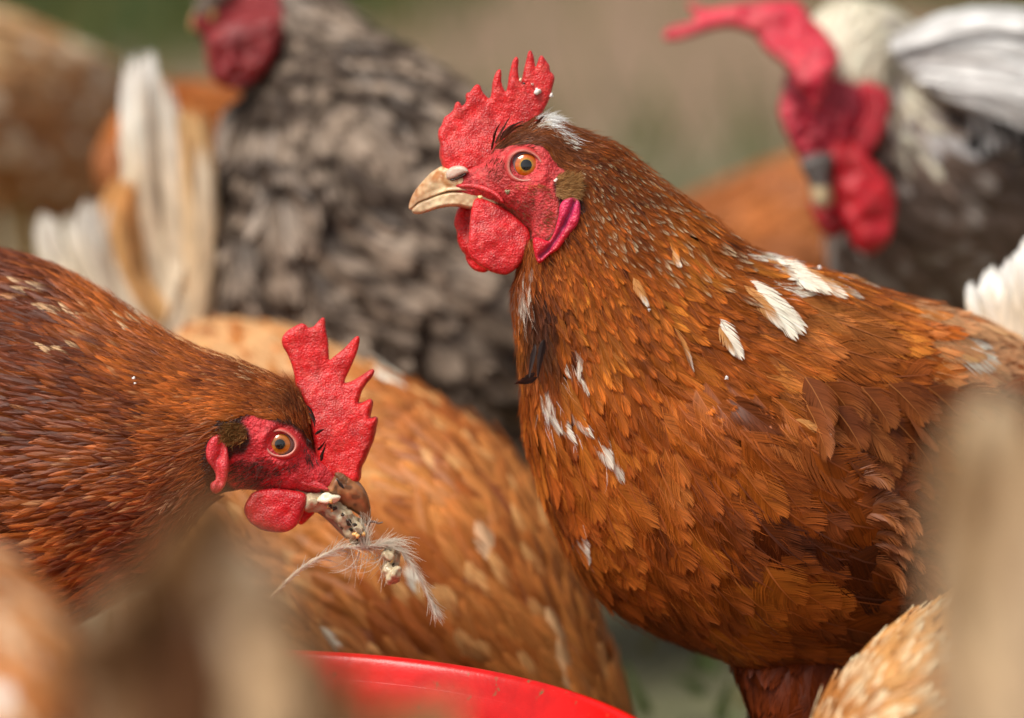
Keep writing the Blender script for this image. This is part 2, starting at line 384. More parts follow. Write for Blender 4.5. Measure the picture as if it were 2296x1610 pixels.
# ------------------------------------------------------------------ fleshy and flat-ish organs
def puff(name, outl, depth, thick, m, parent, colf, dw=20, res=4.0, sub=4, lump=0, lumps=.004, back=True, fold=None):
    """a closed cushion that follows an outline: real thickness on both sides"""
    b = catmull(outl, sub); 
    u0, v0 = b.min(0); u1, v1 = b.max(0)
    gu, gv = np.meshgrid(np.arange(u0, u1, res), np.arange(v0, v1, res))
    gu = (gu + (np.arange(gu.shape[0]) % 2)[:, None] * res * .5).ravel(); gv = gv.ravel()
    bl = [tuple(x) for x in b]
    k = inpoly(gu, gv, bl); gu, gv = gu[k], gv[k]; d = segdist(gu, gv, bl); k = d > res * .45; gu, gv = gu[k], gv[k]
    nbd = len(bl)
    vs = [Vector(x) for x in bl] + [Vector((x, y)) for x, y in zip(gu, gv)]
    o = delaunay_2d_cdt(vs, [(i, (i + 1) % nbd) for i in range(nbd)], [], 1, 1e-5)
    uv = np.array([(x.x, x.y) for x in o[0]]); tri = [list(f) for f in o[2]]
    dist = segdist(uv[:, 0], uv[:, 1], bl); edge = dist < 1e-3
    x = np.clip(dist / (dw(uv[:, 0], uv[:, 1]) if callable(dw) else dw), 0, 1); h = np.sqrt(np.clip(1 - (1 - x) ** 2, 0, 1))
    th = thick(uv[:, 0], uv[:, 1]) if callable(thick) else thick
    dd = depth(uv[:, 0], uv[:, 1]) if callable(depth) else np.full(len(uv), float(depth))
    near = dd - h * th; farr = dd + h * th * (1 if back else .3)
    if fold is not None: near = near + fold(uv[:, 0], uv[:, 1]); farr = farr + fold(uv[:, 0], uv[:, 1])
    if lump:
        pp = P(uv[:, 0], uv[:, 1], dd); nz = (vnoise(pp, lumps) - .5) * 2 + (vnoise(pp + 3, lumps * .45) - .5)
        near = near + nz * lump * h; farr = farr - nz * lump * h
    Vn = P(uv[:, 0], uv[:, 1], near); Vf = P(uv[:, 0], uv[:, 1], farr)
    n = len(uv); idx = np.where(edge, np.arange(n), np.arange(n) + n)
    V = np.vstack([Vn, Vf])
    F = [t if False else [t[0], t[1], t[2]] for t in tri] + [[int(idx[t[0]]), int(idx[t[2]]), int(idx[t[1]])] for t in tri]
    F = [f for f in F if len(set(f)) == 3]
    # orient near faces to the camera
    a, b_, c = (Vn[F[0][i]] for i in range(3))
    if np.dot(np.cross(b_ - a, c - a), FWD) > 0: F = [f[::-1] for f in F]
    uu = np.concatenate([uv[:, 0]] * 2); vv = np.concatenate([uv[:, 1]] * 2); ds = np.concatenate([dist] * 2)
    return mesh_np(name, V, F, m, parent, colf(uu, vv, ds, V))
def flat(c): 
    c = np.array(c)
    return lambda u, v, ds, V: np.broadcast_to(c, (len(u), 3))
def redf(c, seed=0, edge=1.0, pale=.12):
    c = np.array(c)
    def f(u, v, ds, V):
        n = vnoise(V + seed, .006)[:, None]; n2 = vnoise(V + seed + 5, .0018)[:, None]
        k = c * (.7 + .55 * n)
        k = k + (np.array(lin(255, 150, 130)) - k) * (pale * smooth(n2, .45, .9))
        return k
    return f

def tube(pts, rad, nseg=8):
    pts = np.array(pts, float); n = len(pts); rad = np.broadcast_to(rad, (n,)); T = np.gradient(pts, axis=0); T = nrm(T)
    ref = np.array([.31, .2, .93]); X = nrm(np.cross(T, ref)); Y = np.cross(T, X); an = np.arange(nseg) / nseg * 2 * math.pi
    V = pts[:, None] + (X[:, None] * np.cos(an)[None, :, None] + Y[:, None] * np.sin(an)[None, :, None]) * rad[:, None, None]
    i = np.arange(n - 1)[:, None]; j = np.arange(nseg)[None]
    F = np.stack([i * nseg + j, i * nseg + (j + 1) % nseg, (i + 1) * nseg + (j + 1) % nseg, (i + 1) * nseg + j], -1).reshape(-1, 4).tolist()
    F.append(list(range(nseg))[::-1]); F.append([(n - 1) * nseg + k for k in range(nseg)])
    return V.reshape(-1, 3), F
def join(parts, cols=None):
    V, F, C, k = [], [], [], 0
    for i, (v, f) in enumerate(parts):
        V.append(v); F += [[x + k for x in q] for q in f]; k += len(v)
        if cols is not None: C.append(np.broadcast_to(cols[i], (len(v), 3)))
    return np.vstack(V), F, (np.vstack(C) if cols is not None else None)
def blob(c, r, seed, sq=(1, 1, 1), amp=.3, n=10):
    rng = np.random.RandomState(seed); th, ph = np.meshgrid(np.linspace(0, math.pi, n), np.linspace(0, 2 * math.pi, 2 * n, endpoint=False), indexing='ij')
    D = np.stack([np.sin(th) * np.cos(ph), np.sin(th) * np.sin(ph), np.cos(th)], -1)
    k = 1 + amp * (vnoise(D * .5 + rng.rand(3) * 9, .35) - .5) * 2
    V = (D * k[..., None] * np.array(sq) * r).reshape(-1, 3)
    Q = np.linalg.qr(rng.randn(3, 3))[0] if len(set(sq)) == 1 else np.eye(3)
    V = V @ Q.T + np.asarray(c); m2 = 2 * n
    F = [[i * m2 + j, (i + 1) * m2 + j, (i + 1) * m2 + (j + 1) % m2, i * m2 + (j + 1) % m2] for i in range(n - 1) for j in range(m2)]
    return V, F
def leg(parent, top, foot, ahead):
    """shank with four toes standing on the ground"""
    top = np.array(top, float); f = np.array([foot[0], foot[1], .012]); h = (top + f) / 2 + np.array([.012, 0, .03])
    pr = [tube([top, h, f], [.011, .0065, .007])]
    for an, L in ((-.5, .055), (0, .065), (.5, .055), (3.1, .03)):
        dx = ahead * math.cos(an); dy = math.sin(an)
        pr.append(tube([f, f + [dx * L * .5, dy * L * .5, -.002], f + [dx * L, dy * L, -.008]], [.006, .005, .0025], 6))
    V, F, _ = join(pr); return mesh_np('leg', V, F, M_LEG, parent)

def eye(parent, loft, u, v, ru, rim, ang=0, iris=((214, 100, 16), (196, 146, 40)), sclera=(150, 125, 130), sink=.0006, ri=None, off=(0, 0)):
    """ball with iris and pupil caps, and a ring of lid round it; ru = lid opening radius in picture units"""
    d, a, th = loft.near(u, v); mpu = K * FD; rr = ru * 1.35 * mpu
    c = P(u, v, d + rr * .72 + sink)
    look = nrm(-FWD + RIGHT * off[0] + UP * off[1]); X = nrm(np.cross(UP, look)); Y = np.cross(look, X)
    def cap(rad, a0, a1, n, cf, name, par):
        ph = np.linspace(a0, a1, n); az = np.arange(40) / 40 * 2 * math.pi
        PH, AZ = np.meshgrid(ph, az, indexing='ij')
        D = look * np.cos(PH)[..., None] + (X * np.cos(AZ)[..., None] + Y * np.sin(AZ)[..., None]) * np.sin(PH)[..., None]
        V = (c + D * rad).reshape(-1, 3)
        F = [[i * 40 + j, (i + 1) * 40 + j, (i + 1) * 40 + (j + 1) % 40, i * 40 + (j + 1) % 40] for i in range(n - 1) for j in range(40)]
        return mesh_np(name, V, F, M_EYE, par, cf(PH.ravel(), AZ.ravel()))
    e = cap(rr, 0, math.pi, 30, lambda p, z: np.broadcast_to(lin(*sclera), (len(p), 3)), 'eye', parent)
    ri = ri or ru * .78; A = math.asin(min(ri * mpu / rr, .95)); pa = A * .46
    def ic(p, z):
        k = ((p - pa) / (A - pa))[:, None]; o = lin(*iris[0]); i_ = lin(*iris[1])
        c_ = i_ + (o - i_) * smooth(k, .0, .45); c_ = c_ * (1 - .93 * smooth(k, .86, 1.0)) ; st = .88 + .12 * np.sin(z * 23 + 3 * np.sin(z * 7))[:, None]
        return c_ * st
    cap(rr * 1.012, pa * .8, A, 12, ic, 'iris', e)
    cap(rr * 1.022, 0.001, pa, 6, lambda p, z: np.broadcast_to(np.array([.003, .003, .004]), (len(p), 3)), 'pupil', e)
    # lid: a band of skin from the socket over the rim of the ball
    az = np.arange(64) / 64 * 2 * math.pi; rows = []
    cr, ca, sa = rim, math.cos(ang), math.sin(ang)
    for k, (q, dep) in enumerate(((1.44, .0014), (1.34, .0001), (1.22, -.0006), (1.13, -.0010), (1.06, -.0010), (1.0, -.0002), (.99, .0012))):
        ex = ru * q * cr[0] * np.cos(az); ey = ru * q * cr[1] * np.sin(az)
        ey = ey * (1 - .12 * np.cos(az))
        uu = u + ex * ca - ey * sa; vv = v + ex * sa + ey * ca
        rows.append(P(uu, vv, np.full(64, d + dep) + .00035 * np.sin(az * 5) * (q > 1.2)))
    V = np.vstack(rows) - FWD * .0013; F = [[i * 64 + j, (i + 1) * 64 + j, (i + 1) * 64 + (j + 1) % 64, i * 64 + (j + 1) % 64] for i in range(6) for j in range(64)]
    cs = [lin(196, 50, 54), lin(198, 56, 58), lin(196, 74, 70), lin(200, 112, 100), lin(214, 152, 138), lin(176, 112, 104), lin(90, 50, 45)]
    mesh_np('eyelid', V, F, M_LID, parent, np.repeat(np.array(cs), 64, 0))
    return d

def hairs(name, roots, dirs, L, r, parent, col, seed=1, curve=.15, m=None, flat_=1):
    """short single barbs: narrow tapering blades"""
    rng = np.random.RandomState(seed); n = len(roots); roots = np.asarray(roots); dirs = nrm(np.asarray(dirs)); L = np.broadcast_to(L, (n,))[:, None]
    X = nrm(np.cross(dirs, FWD + rng.randn(n, 3) * .3)); rows = []
    bend = nrm(rng.randn(n, 3)) * curve
    for t, k in ((0, 1), (.35, .9), (.7, .55), (1, .08)):
        c = roots + (dirs * t + bend * t * t) * L; rows += [c - X * r * k, c + X * r * k]
    V = np.stack(rows, 1).reshape(-1, 3); b = (np.arange(n) * 8)[:, None, None]
    F = (b + np.array([[0, 1, 3, 2], [2, 3, 5, 4], [4, 5, 7, 6]])[None]).reshape(-1, 4)
    c = np.repeat(np.broadcast_to(col, (n, 3)) * (.75 + .5 * rng.rand(n, 1)), 8, 0)
    return mesh_np(name, V, F, m or M_FEATHER, parent, c, smooth_=False)

RED = lin(206, 34, 36); FACE = lin(196, 48, 52)
# ------------------------------------------------------------------ ground
def ground():
    m = bpy.data.materials.new('bare_earth'); m.use_nodes = True; n = m.node_tree.nodes; l = m.node_tree.links; b = n['Principled BSDF']
    tc = n.new('ShaderNodeTexCoord')
    def noise_(s, d=5):
        z = n.new('ShaderNodeTexNoise'); z.inputs['Scale'].default_value = s; z.inputs['Detail'].default_value = d; l.new(tc.outputs['Object'], z.inputs['Vector']); return z.outputs['Fac']
    def ramp(f, st):
        r = n.new('ShaderNodeValToRGB'); e = r.color_ramp.elements
        while len(e) < len(st): e.new(.5)
        for k, (p, c) in enumerate(st): e[k].position = p; e[k].color = (*c, 1)
        l.new(f, r.inputs[0]); return r.outputs[0]
    at = n.new('ShaderNodeAttribute'); at.attribute_name = 'Col'; big = at.outputs['Color']
    fine = ramp(noise_(14, 6), [(.3, (.72, .72, .72)), (.7, (1.15, 1.15, 1.15))])
    mx = n.new('ShaderNodeMix'); mx.data_type = 'RGBA'; mx.blend_type = 'MULTIPLY'; mx.inputs['Factor'].default_value = 1; l.new(big, mx.inputs['A']); l.new(fine, mx.inputs['B'])
    l.new(mx.outputs['Result'], b.inputs['Base Color']); b.inputs['Roughness'].default_value = .95
    bp = n.new('ShaderNodeBump'); bp.inputs['Distance'].default_value = .02; l.new(noise_(30, 8), bp.inputs['Height']); l.new(bp.outputs[0], b.inputs['Normal'])
    xs = np.concatenate([[-200, -60, -20], np.linspace(-6, 6, 60), [20, 60, 200]]); ys = np.concatenate([[-60, -20, -8], np.linspace(-4, 14, 80), [30, 80, 300]])
    X, Y = np.meshgrid(xs, ys, indexing='ij'); pz = np.stack([X, Y, X * 0], -1)
    Z = (vnoise(pz, .8) - .5) * .03 + (vnoise(pz, .25) - .5) * .015; Z[(np.abs(X) > 6) | (Y > 14) | (Y < -4)] = 0; Z = Z - .012
    V = np.stack([X, Y, Z], -1).reshape(-1, 3); ny = len(ys)
    i = np.arange(len(xs) - 1)[:, None]; j = np.arange(ny - 1)[None]
    F = np.stack([i * ny + j, (i + 1) * ny + j, (i + 1) * ny + j + 1, i * ny + j + 1], -1).reshape(-1, 4)
    g_ = np.exp(-(((V[:, 0] - .1) / .75) ** 2 + ((V[:, 1] - 2.6) / .8) ** 2)) + np.exp(-(((V[:, 0] - .2) / .8) ** 2 + ((V[:, 1] - .5) / .6) ** 2)) + .8 * smooth(-V[:, 0], .3, 1.0) * smooth(V[:, 1], 1, 3)
    g_ = np.clip(g_ * (.6 + .8 * vnoise(V, .3)), 0, 1)[:, None]
    cg = lin(140, 114, 90) * (.85 + .3 * vnoise(V + 7, .6)[:, None]); cg = cg * (1 - g_) + lin(104, 104, 74) * g_
    o = mesh_np('ground', V, F, m, None, cg); tag(o, kind='structure')
    # grass in patches: behind on the left, in the far right and a thin scatter in the middle
    rng = np.random.RandomState(3); pts = []
    def patch(n_, cx, cy, sx, sy): pts.append(np.stack([cx + rng.randn(n_) * sx, cy + rng.randn(n_) * sy], -1))
    patch(16000, -1.15, 6.4, .36, .7); patch(9000, -2.2, 6.8, .8, 1.3); patch(7000, 1.35, 7.4, .28, .6); patch(500, .18, 2.6, .5, .5); patch(500, .2, .45, .4, .25)
    pts = np.vstack(pts); k = len(pts); R0 = np.column_stack([pts, np.full(k, -.01)])
    D = np.column_stack([rng.randn(k, 2) * .35, np.ones(k)]); Ln = np.where(pts[:, 1] > 3, .10 + .09 * rng.rand(k), .012 + .016 * rng.rand(k))
    c = lin(70, 92, 40) * (.6 + .7 * rng.rand(k, 1)); c = np.where(rng.rand(k, 1) < .25, lin(120, 112, 62), c)
    near_ = (pts[:, 1] < 3)[:, None]; c = np.where(near_, c * .8 + .2 * lin(120, 115, 80), c)
    g = hairs('grass', R0, D, Ln, .004, None, c, 4, .5, m=mat('grass_blade', rough=.6, transl=.3)); tag(g, kind='stuff')
ground()

# ------------------------------------------------------------------ main hen
RUST = lin(168, 86, 25); GOLD = lin(212, 130, 46); DARK = lin(84, 36, 12); CREAM = lin(248, 238, 220); MAHOG = lin(136, 58, 20)
MAIN_ST = [
 (c1([(258, 868)])[0], c1([(300, 930)])[0], .0040, 0), (c1([(330, 838)])[0], c1([(360, 1035)])[0], .0068, 0),
 (c1([(430, 815)])[0], c1([(450, 1080)])[0], .0095, 0), (c1([(540, 775)])[0], c1([(540, 1080)])[0], .0120, 0),
 (c1([(620, 680)])[0], c1([(640, 1110)])[0], .0142, 0), (c1([(720, 600)])[0], c1([(720, 1170)])[0], .0160, 0),
 (c1([(830, 548)])[0], c1([(800, 1250)])[0], .0172, 0), (c1([(920, 512)])[0], c1([(840, 1310)])[0], .0180, 0),
 (c1([(1010, 528)])[0], c1([(830, 1400)])[0], .0185, 0), (c1([(1100, 575)])[0], c1([(785, 1480)])[0], .0195, .001),
 ((1325, 302), (1165, 625), .022, .003), ((1385, 325), (1152, 670), .026, .006),
 ((1440, 366), (1158, 755), .031, .010), ((1520, 428), (1168, 850), .038, .016), ((1600, 488), (1172, 930), .046, .024),
 ((1690, 556), (1185, 1020), .055, .032), ((1785, 588), (1228, 1150), .063, .040), ((1885, 614), (1288, 1270), .070, .048),
 ((1990, 652), (1370, 1362), .075, .056), ((2075, 680), (1500, 1435), .077, .066), ((2150, 696), (1680, 1478), .077, .078),
 ((2230, 730), (1900, 1480), .070, .094), ((2330, 790), (2110, 1400), .058, .115), ((2440, 860), (2290, 1270), .040, .140),
 ((2530, 930), (2450, 1130), .018, .160)]
LOBE = [tuple(x) for x in catmull([(1250, 1050), (1480, 930), (1680, 905), (1830, 945), (1930, 1020), (1995, 1120), (2035, 1230), (2095, 1310), (2060, 1400), (1900, 1480), (1600, 1500), (1300, 1350)], 3)]
FACE1 = c1([(240, 780), (430, 800), (540, 790), (585, 745), (630, 715), (720, 690), (830, 680), (920, 700), (985, 750), (1030, 810), (1050, 840), (1110, 850), (1135, 880), (1060, 880), (1005, 910), (985, 950), (1000, 1010), (1020, 1070), (1010, 1180), (985, 1260), (930, 1300), (850, 1290), (800, 1230), (700, 1140), (620, 1130), (450, 1130), (240, 1000)])
EYE1 = c1([(808, 828)])[0]
def disp_main(u, v, n, p):
    r = np.hypot(u - EYE1[0], v - EYE1[1]); nn = np.abs(n)
    d = (-.0016 * np.exp(-(r / 30) ** 2) + .0010 * np.exp(-((r - 46) / 12) ** 2)) * smooth(nn, .2, .6)
    rc = np.hypot((u - 1160) / 55, (v - 445) / 32); d = d + .0012 * np.exp(-rc ** 2) * smooth(nn, .3, .7)
    d = d + (vnoise(p, .0035) - .5) * .0010 * (r < 190)
    far_ = u > 1300
    if np.any(far_):
        sd_ = segdist(u, v, LOBE); ins = inpoly(u, v, LOBE); sg = np.where(ins, sd_, -sd_)
        d = d + .017 * smooth(sg, -18, 50) * smooth(n, .1, .5) * smooth(u, 1450, 1750)
    d = d + .004 * smooth(n, .1, .5) * (vnoise(p, .035) - .5) * smooth(r, 250, 500)
    return d
hen = thing('hen', 'large rust brown hen with its head raised and orange eye in sharp focus', 'hen', (P(1700, 1100, .06)[0], P(1700, 1100, .06)[1], 0))
LM = Loft(MAIN_ST, 7, disp_main)
def skin_main(u, v, V):
    f = inpoly(u, v, FACE1); d = segdist(u, v, FACE1); k = smooth(np.where(f, d, -d), -5, 6)[:, None]
    n = vnoise(V, .004)[:, None]; n2 = vnoise(V, .0016)[:, None]
    red = lin(206, 56, 60) * (.8 + .4 * n); red = red + (lin(240, 130, 120) - red) * .35 * smooth(n2, .5, .9)
    ch = np.exp(-(((u - 1190) / 45) ** 2 + ((v - 475) / 30) ** 2))[:, None]; red = red * (1 - .45 * ch) + lin(120, 50, 45) * .45 * ch
    lore = np.exp(-(((u - 1120) / 30) ** 2 + ((v - 395) / 22) ** 2))[:, None]; red = red * (1 - .35 * lore) + lin(150, 70, 60) * .35 * lore
    return red * k + DARK * .6 * (1 - k)
rows = np.concatenate([np.arange(0, 10, .055), np.arange(10, len(MAIN_ST) - 1 + .001, .1)])
LM.build('body', M_SKIN, hen, rows, 132, skin_main, lambda u, v: .0045 * smooth(np.hypot(u - 1180, v - 372), 160, 320))

def size_main(u, v):
    r = np.hypot(u - 1180, v - 372)
    W = np.interp(r, [0, 110, 180, 260, 420, 600, 800, 1000], [2.2, 2.3, 2.9, 4.0, 7.6, 14.5, 24, 28]) * 1e-3
    L = np.interp(r, [0, 110, 180, 260, 420, 600, 800, 1000], [6.5, 7, 10, 13.5, 22, 30, 37, 42]) * 1e-3
    sh = np.interp(v + .25 * (u - 1500), [850, 1050], [.12, .9]); back = smooth(u, 1700, 1850) * smooth(-v, -900, -760)
    L = L * (1 + .35 * back); sh = np.clip(sh + .4 * back, .1, .92)
    thigh = smooth(v, 1440, 1500); L = L * (1 - .25 * thigh)
    return L, W, sh
SPOTS_MAIN = [(1240, 930, 26, 36, .9, .55), (1303, 972, 30, 30, .95, .45), (1378, 1040, 22, 26, .9, .5), (1292, 850, 30, 40, .45, .6), (1735, 680, 40, 36, .15, .5), (1840, 985, 0, 0, 0, 0),
              (1775, 606, 50, 14, .5, .45), (1830, 645, 60, 20, .4, .45), (1910, 630, 40, 12, .4, .5), (1740, 580, 30, 14, .7, .5), (1183, 680, 20, 60, .45, .6), (2118, 1005, 14, 34, .95, .1), (1820, 955, 22, 8, .6, .7), (2090, 750, 60, 26, .3, .6), (2180, 800, 60, 30, .3, .5), (1310, 1225, 10, 60, .3, .6)]
SPECK = [(1300, 390), (1400, 340), (1500, 400), (1600, 470), (1710, 575), (1730, 700), (1640, 700), (1500, 640), (1360, 600), (1300, 500)]
def col_main(u, v, rng, F):
    p = P(u, v, np.zeros(F)); big = vnoise(p, .045); med = vnoise(p + 4, .016)
    k = np.clip(.34 + .6 * (big - .35) + .5 * (med - .5) + rng.randn(F) * .13, 0, 1)[:, None]
    c = np.where(k < .5, DARK + (RUST - DARK) * k * 2, RUST + (GOLD - RUST) * (k - .5) * 2)
    r = np.hypot(u - 1180, v - 372); hd = smooth(-r, -190, -110)[:, None]
    c = c * (1 - .5 * hd) + .5 * hd * lin(128, 72, 34)
    br = np.exp(-((v - (318 + .0022 * (u - 1200) ** 2)) / 18) ** 2) * (u < 1300) * (u > 1100); c = c * (1 - .55 * br[:, None]) + lin(70, 36, 24) * .55 * br[:, None]
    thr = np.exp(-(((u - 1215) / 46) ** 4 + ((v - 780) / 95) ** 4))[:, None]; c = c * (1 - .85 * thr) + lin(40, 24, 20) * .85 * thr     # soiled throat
    wing = ((~inpoly(u, v, LOBE)) & (u > 1800) & (v > 880))[:, None]; c = np.where(wing, c * .35 + .65 * lin(112, 56, 26), c)
    wc = (np.exp(-(((u - 1790) / 40) ** 2 + ((v - 880) / 35) ** 2)) + np.exp(-(((u - 1900) / 120) ** 2 + ((v - 750) / 55) ** 2)) + .8 * np.exp(-(((u - 1520) / 35) ** 2 + ((v - 1105) / 45) ** 2)) + .7 * np.exp(-(((u - 1850) / 60) ** 2 + ((v - 1010) / 45) ** 2)))[:, None]
    c = c + (lin(205, 130, 65) - c) * np.clip(wc, 0, 1) * .7
    sad = (smooth(u, 2060, 2200) * smooth(-v, -930, -800) * (rng.rand(F) < .7))[:, None]; c = c + (lin(232, 180, 130) - c) * .75 * sad
    nd = (np.exp(-(((u - 1260) / 60) ** 2 + ((v - 760) / 130) ** 2)) * (rng.rand(F) < .55))[:, None]; c = c * (1 - .6 * nd) + lin(66, 34, 20) * .6 * nd
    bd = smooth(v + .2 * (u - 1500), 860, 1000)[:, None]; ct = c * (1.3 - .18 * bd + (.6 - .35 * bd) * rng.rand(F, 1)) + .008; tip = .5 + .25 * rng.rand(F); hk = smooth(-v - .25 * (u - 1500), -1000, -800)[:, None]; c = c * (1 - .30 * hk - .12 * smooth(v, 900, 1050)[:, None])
    s = inpoly(u, v, SPECK) & (rng.rand(F) < .50); ct[s] = lin(242, 218, 178) * (.75 + .25 * rng.rand(s.sum(), 1)); tip[s] = .68 + .12 * rng.rand(s.sum())
    ns = (r < 320) & (u > 1280) & (v < 470) & (rng.rand(F) < .12); ct[ns] = lin(215, 165, 105)
    for (x, y, ru, rv, pr, tp) in SPOTS_MAIN:
        if ru == 0: continue
        q = (((u - x) / ru) ** 2 + ((v - y) / rv) ** 2 < 1) & (rng.rand(F) < pr); ct[q] = CREAM * (.85 + .15 * rng.rand(q.sum(), 1)); tip[q] = tp * .8
        q2 = q & (rng.rand(F) < .7); c[q2] = CREAM * .85 if tp < .6 else c[q2] * .6 + CREAM * .3
    cr = (((u - 1226) / 24) ** 2 + ((v - 276) / 13) ** 2 < 1); c[cr] = CREAM * .9; ct[cr] = CREAM
    cr = (np.abs(v - (270 + (u - 1215) * .75)) < 9) & (u > 1215) & (u < 1300) & (rng.rand(F) < .55); c[cr] = CREAM * .8; ct[cr] = CREAM
    return c, ct, tip
NOF1 = c1([(200, 760), (430, 800), (540, 800), (575, 760), (620, 725), (720, 697), (830, 690), (915, 708), (975, 760), (1010, 820), (1040, 850), (1110, 862), (1140, 895), (1165, 950), (1165, 1040), (1150, 1140), (1020, 1250), (985, 1270), (930, 1300), (850, 1290), (800, 1240), (740, 1200), (450, 1180), (200, 1050)])
def mask_main(u, v, near): return (~inpoly(u, v, NOF1)) & (u > 1085)
def flow_main(u, v):
    f = .25 * smooth(u, 1250, 1500) * smooth(v, 700, 1000) * smooth(-u, -2000, -1700)
    return f * 1.5
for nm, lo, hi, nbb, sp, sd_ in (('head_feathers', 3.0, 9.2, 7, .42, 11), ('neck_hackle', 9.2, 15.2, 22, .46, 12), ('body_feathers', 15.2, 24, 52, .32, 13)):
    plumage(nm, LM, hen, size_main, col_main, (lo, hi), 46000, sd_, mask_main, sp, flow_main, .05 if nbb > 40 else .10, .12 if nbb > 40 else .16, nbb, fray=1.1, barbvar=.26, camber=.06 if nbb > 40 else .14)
# comb, wattles, ear lobe, beak
COMB1 = c1([(285, 850), (262, 800), (252, 750), (257, 690), (244, 640), (250, 590), (268, 562), (285, 515), (320, 490), (342, 465), (356, 425), (372, 413), (388, 422), (400, 438), (418, 425), (425, 400), (422, 372), (434, 356), (452, 350), (470, 322), (490, 303), (508, 303), (522, 318), (530, 345), (548, 370), (572, 392), (583, 380), (590, 345), (594, 300), (605, 255), (620, 222), (638, 204), (652, 212), (654, 245), (654, 285), (665, 322), (681, 346), (692, 310), (700, 250), (715, 185), (728, 145), (745, 125), (758, 130), (764, 152), (761, 200), (765, 250), (777, 288), (787, 260), (800, 195), (815, 135), (825, 95), (838, 82), (850, 92), (862, 125), (868, 165), (874, 190), (888, 150), (898, 125), (910, 115), (925, 125), (945, 155), (962, 180), (968, 215), (990, 240), (995, 270), (985, 310), (972, 360), (960, 400), (935, 450), (912, 495), (890, 545), (870, 590), (800, 640), (720, 700), (640, 770), (560, 840), (430, 870), (330, 880)])
def comb_th(u, v): return .0019 + .0042 * smooth(v, 250, 385) 
puff('comb', COMB1, 0.0, comb_th, M_COMB, hen, redf(RED), 13, 2.6, 3, lump=.0006, lumps=.006)
WA = c1([(500, 1030), (470, 1060), (455, 1130), (448, 1200), (440, 1290), (437, 1370), (455, 1415), (490, 1450), (540, 1485), (590, 1510), (650, 1526), (690, 1526), (735, 1500), (780, 1455), (815, 1400), (838, 1340), (840, 1290), (825, 1235), (790, 1195), (740, 1150), (690, 1110), (620, 1070), (560, 1045)])
puff('wattle', WA, lambda u, v: -.0075 - .003 * smooth(v, 450, 560), .0024, M_COMB, hen, redf(lin(200, 32, 38), 2), 15, 3.2, 3, lump=.0009, lumps=.008)
WB = c1([(400, 1075), (375, 1095), (358, 1140), (348, 1200), (365, 1250), (370, 1310), (395, 1370), (420, 1400), (425, 1430), (455, 1480), (500, 1508), (560, 1508), (600, 1440), (600, 1300), (580, 1180), (520, 1090), (450, 1075)])
wb = puff('wattle', WB, .007, .0022, M_COMB, hen, redf(lin(206, 26, 30), 3), 15, 3.6, 3, lump=.0014, lumps=.005)
LB = c1([(1110, 1025), (1060, 1040), (1028, 1085), (1022, 1140), (1005, 1210), (985, 1270), (955, 1310), (905, 1290), (862, 1290), (855, 1330), (865, 1390), (880, 1440), (900, 1456), (932, 1430), (970, 1395), (1020, 1365), (1062, 1310), (1100, 1260), (1140, 1210), (1160, 1150), (1162, 1090), (1150, 1045)])
GRO = c1([(1120, 1060), (1095, 1130), (1060, 1200), (1010, 1290), (950, 1370), (905, 1410)])
dl = LM.near(*c1([(1060, 1180)])[0])[0]
def lobe_col(u, v, ds, V):
    g = np.exp(-(segdist(u, v, GRO, False) / 6.5) ** 2)[:, None]; t = smooth(-v, -560, -430)[:, None]
    c = lin(205, 30, 48) * (1 - t) + lin(214, 50, 98) * t; c = c * (.85 + .3 * vnoise(V, .003)[:, None])
    return c * (1 - .55 * g) + lin(150, 70, 120) * .55 * g
puff('ear_lobe', LB, lambda u, v: dl - .0016 + 0 * u, .0026, M_COMB, hen, lobe_col, 10, 2.6, 3, lump=.0007, lumps=.005, fold=lambda u, v: .0026 * np.exp(-(segdist(u, v, GRO, False) / 5.5) ** 2))
BU = c1([(275, 826), (235, 845), (195, 872), (150, 920), (100, 980), (68, 1040), (56, 1085), (60, 1106), (74, 1106), (95, 1090), (115, 1068), (165, 1048), (230, 1022), (300, 998), (380, 992), (450, 998), (540, 1015), (600, 1038), (640, 1056), (665, 1060), (650, 1025), (600, 985), (520, 955), (470, 900), (440, 860), (380, 820)])
def beak_th(u, v): return .0016 + .0070 * smooth(u, 915, 1050)
def horn(seed):
    def f(u, v, ds, V):
        x = (u - 896.9) / .3482; y = (v - 84.1) / .3482
        ridge = smooth(-(ds), -9, -1)[:, None]; n = vnoise(V + seed, .005)[:, None]; n2 = vnoise(V + seed, .0016)[:, None]
        n = smooth(n * .6 + .4 * n2, .3, .68); c = lin(190, 124, 68) * (1 - n) + lin(232, 204, 160) * n
        t = smooth(-x, -300, -90)[:, None]; c = c * (1 - .5 * t) + lin(182, 108, 52) * .5 * t
        low = smooth(y + .35 * (x - 100), 1030, 1120)[:, None]; c = c * (1 - .6 * low) + lin(228, 204, 166) * .6 * low
        c = c * (.82 + .3 * n2); tipk = np.exp(-(((x - 150) / 60) ** 2 + ((y - 1045) / 40) ** 2))[:, None]
        return c * (1 - .45 * tipk) + lin(120, 92, 70) * .45 * tipk
    return f
BL = c1([(74, 1108), (82, 1128), (100, 1136), (135, 1136), (190, 1120), (250, 1102), (320, 1090), (380, 1092), (440, 1104), (490, 1108), (560, 1100), (620, 1085), (665, 1062), (620, 1036), (560, 1012), (480, 994), (400, 986), (310, 990), (235, 1012), (170, 1038), (120, 1062), (90, 1088)])
puff('lower_beak', BL, 0.0, lambda u, v: beak_th(u, v) * .95, M_HORN, hen, horn(3), 8, 2.2, 3, lump=.0004, lumps=.004)
GAPE = c1([(60, 1106), (95, 1090), (115, 1068), (165, 1048), (230, 1022), (300, 998), (380, 992), (450, 998), (540, 1015), (600, 1038), (665, 1060)])
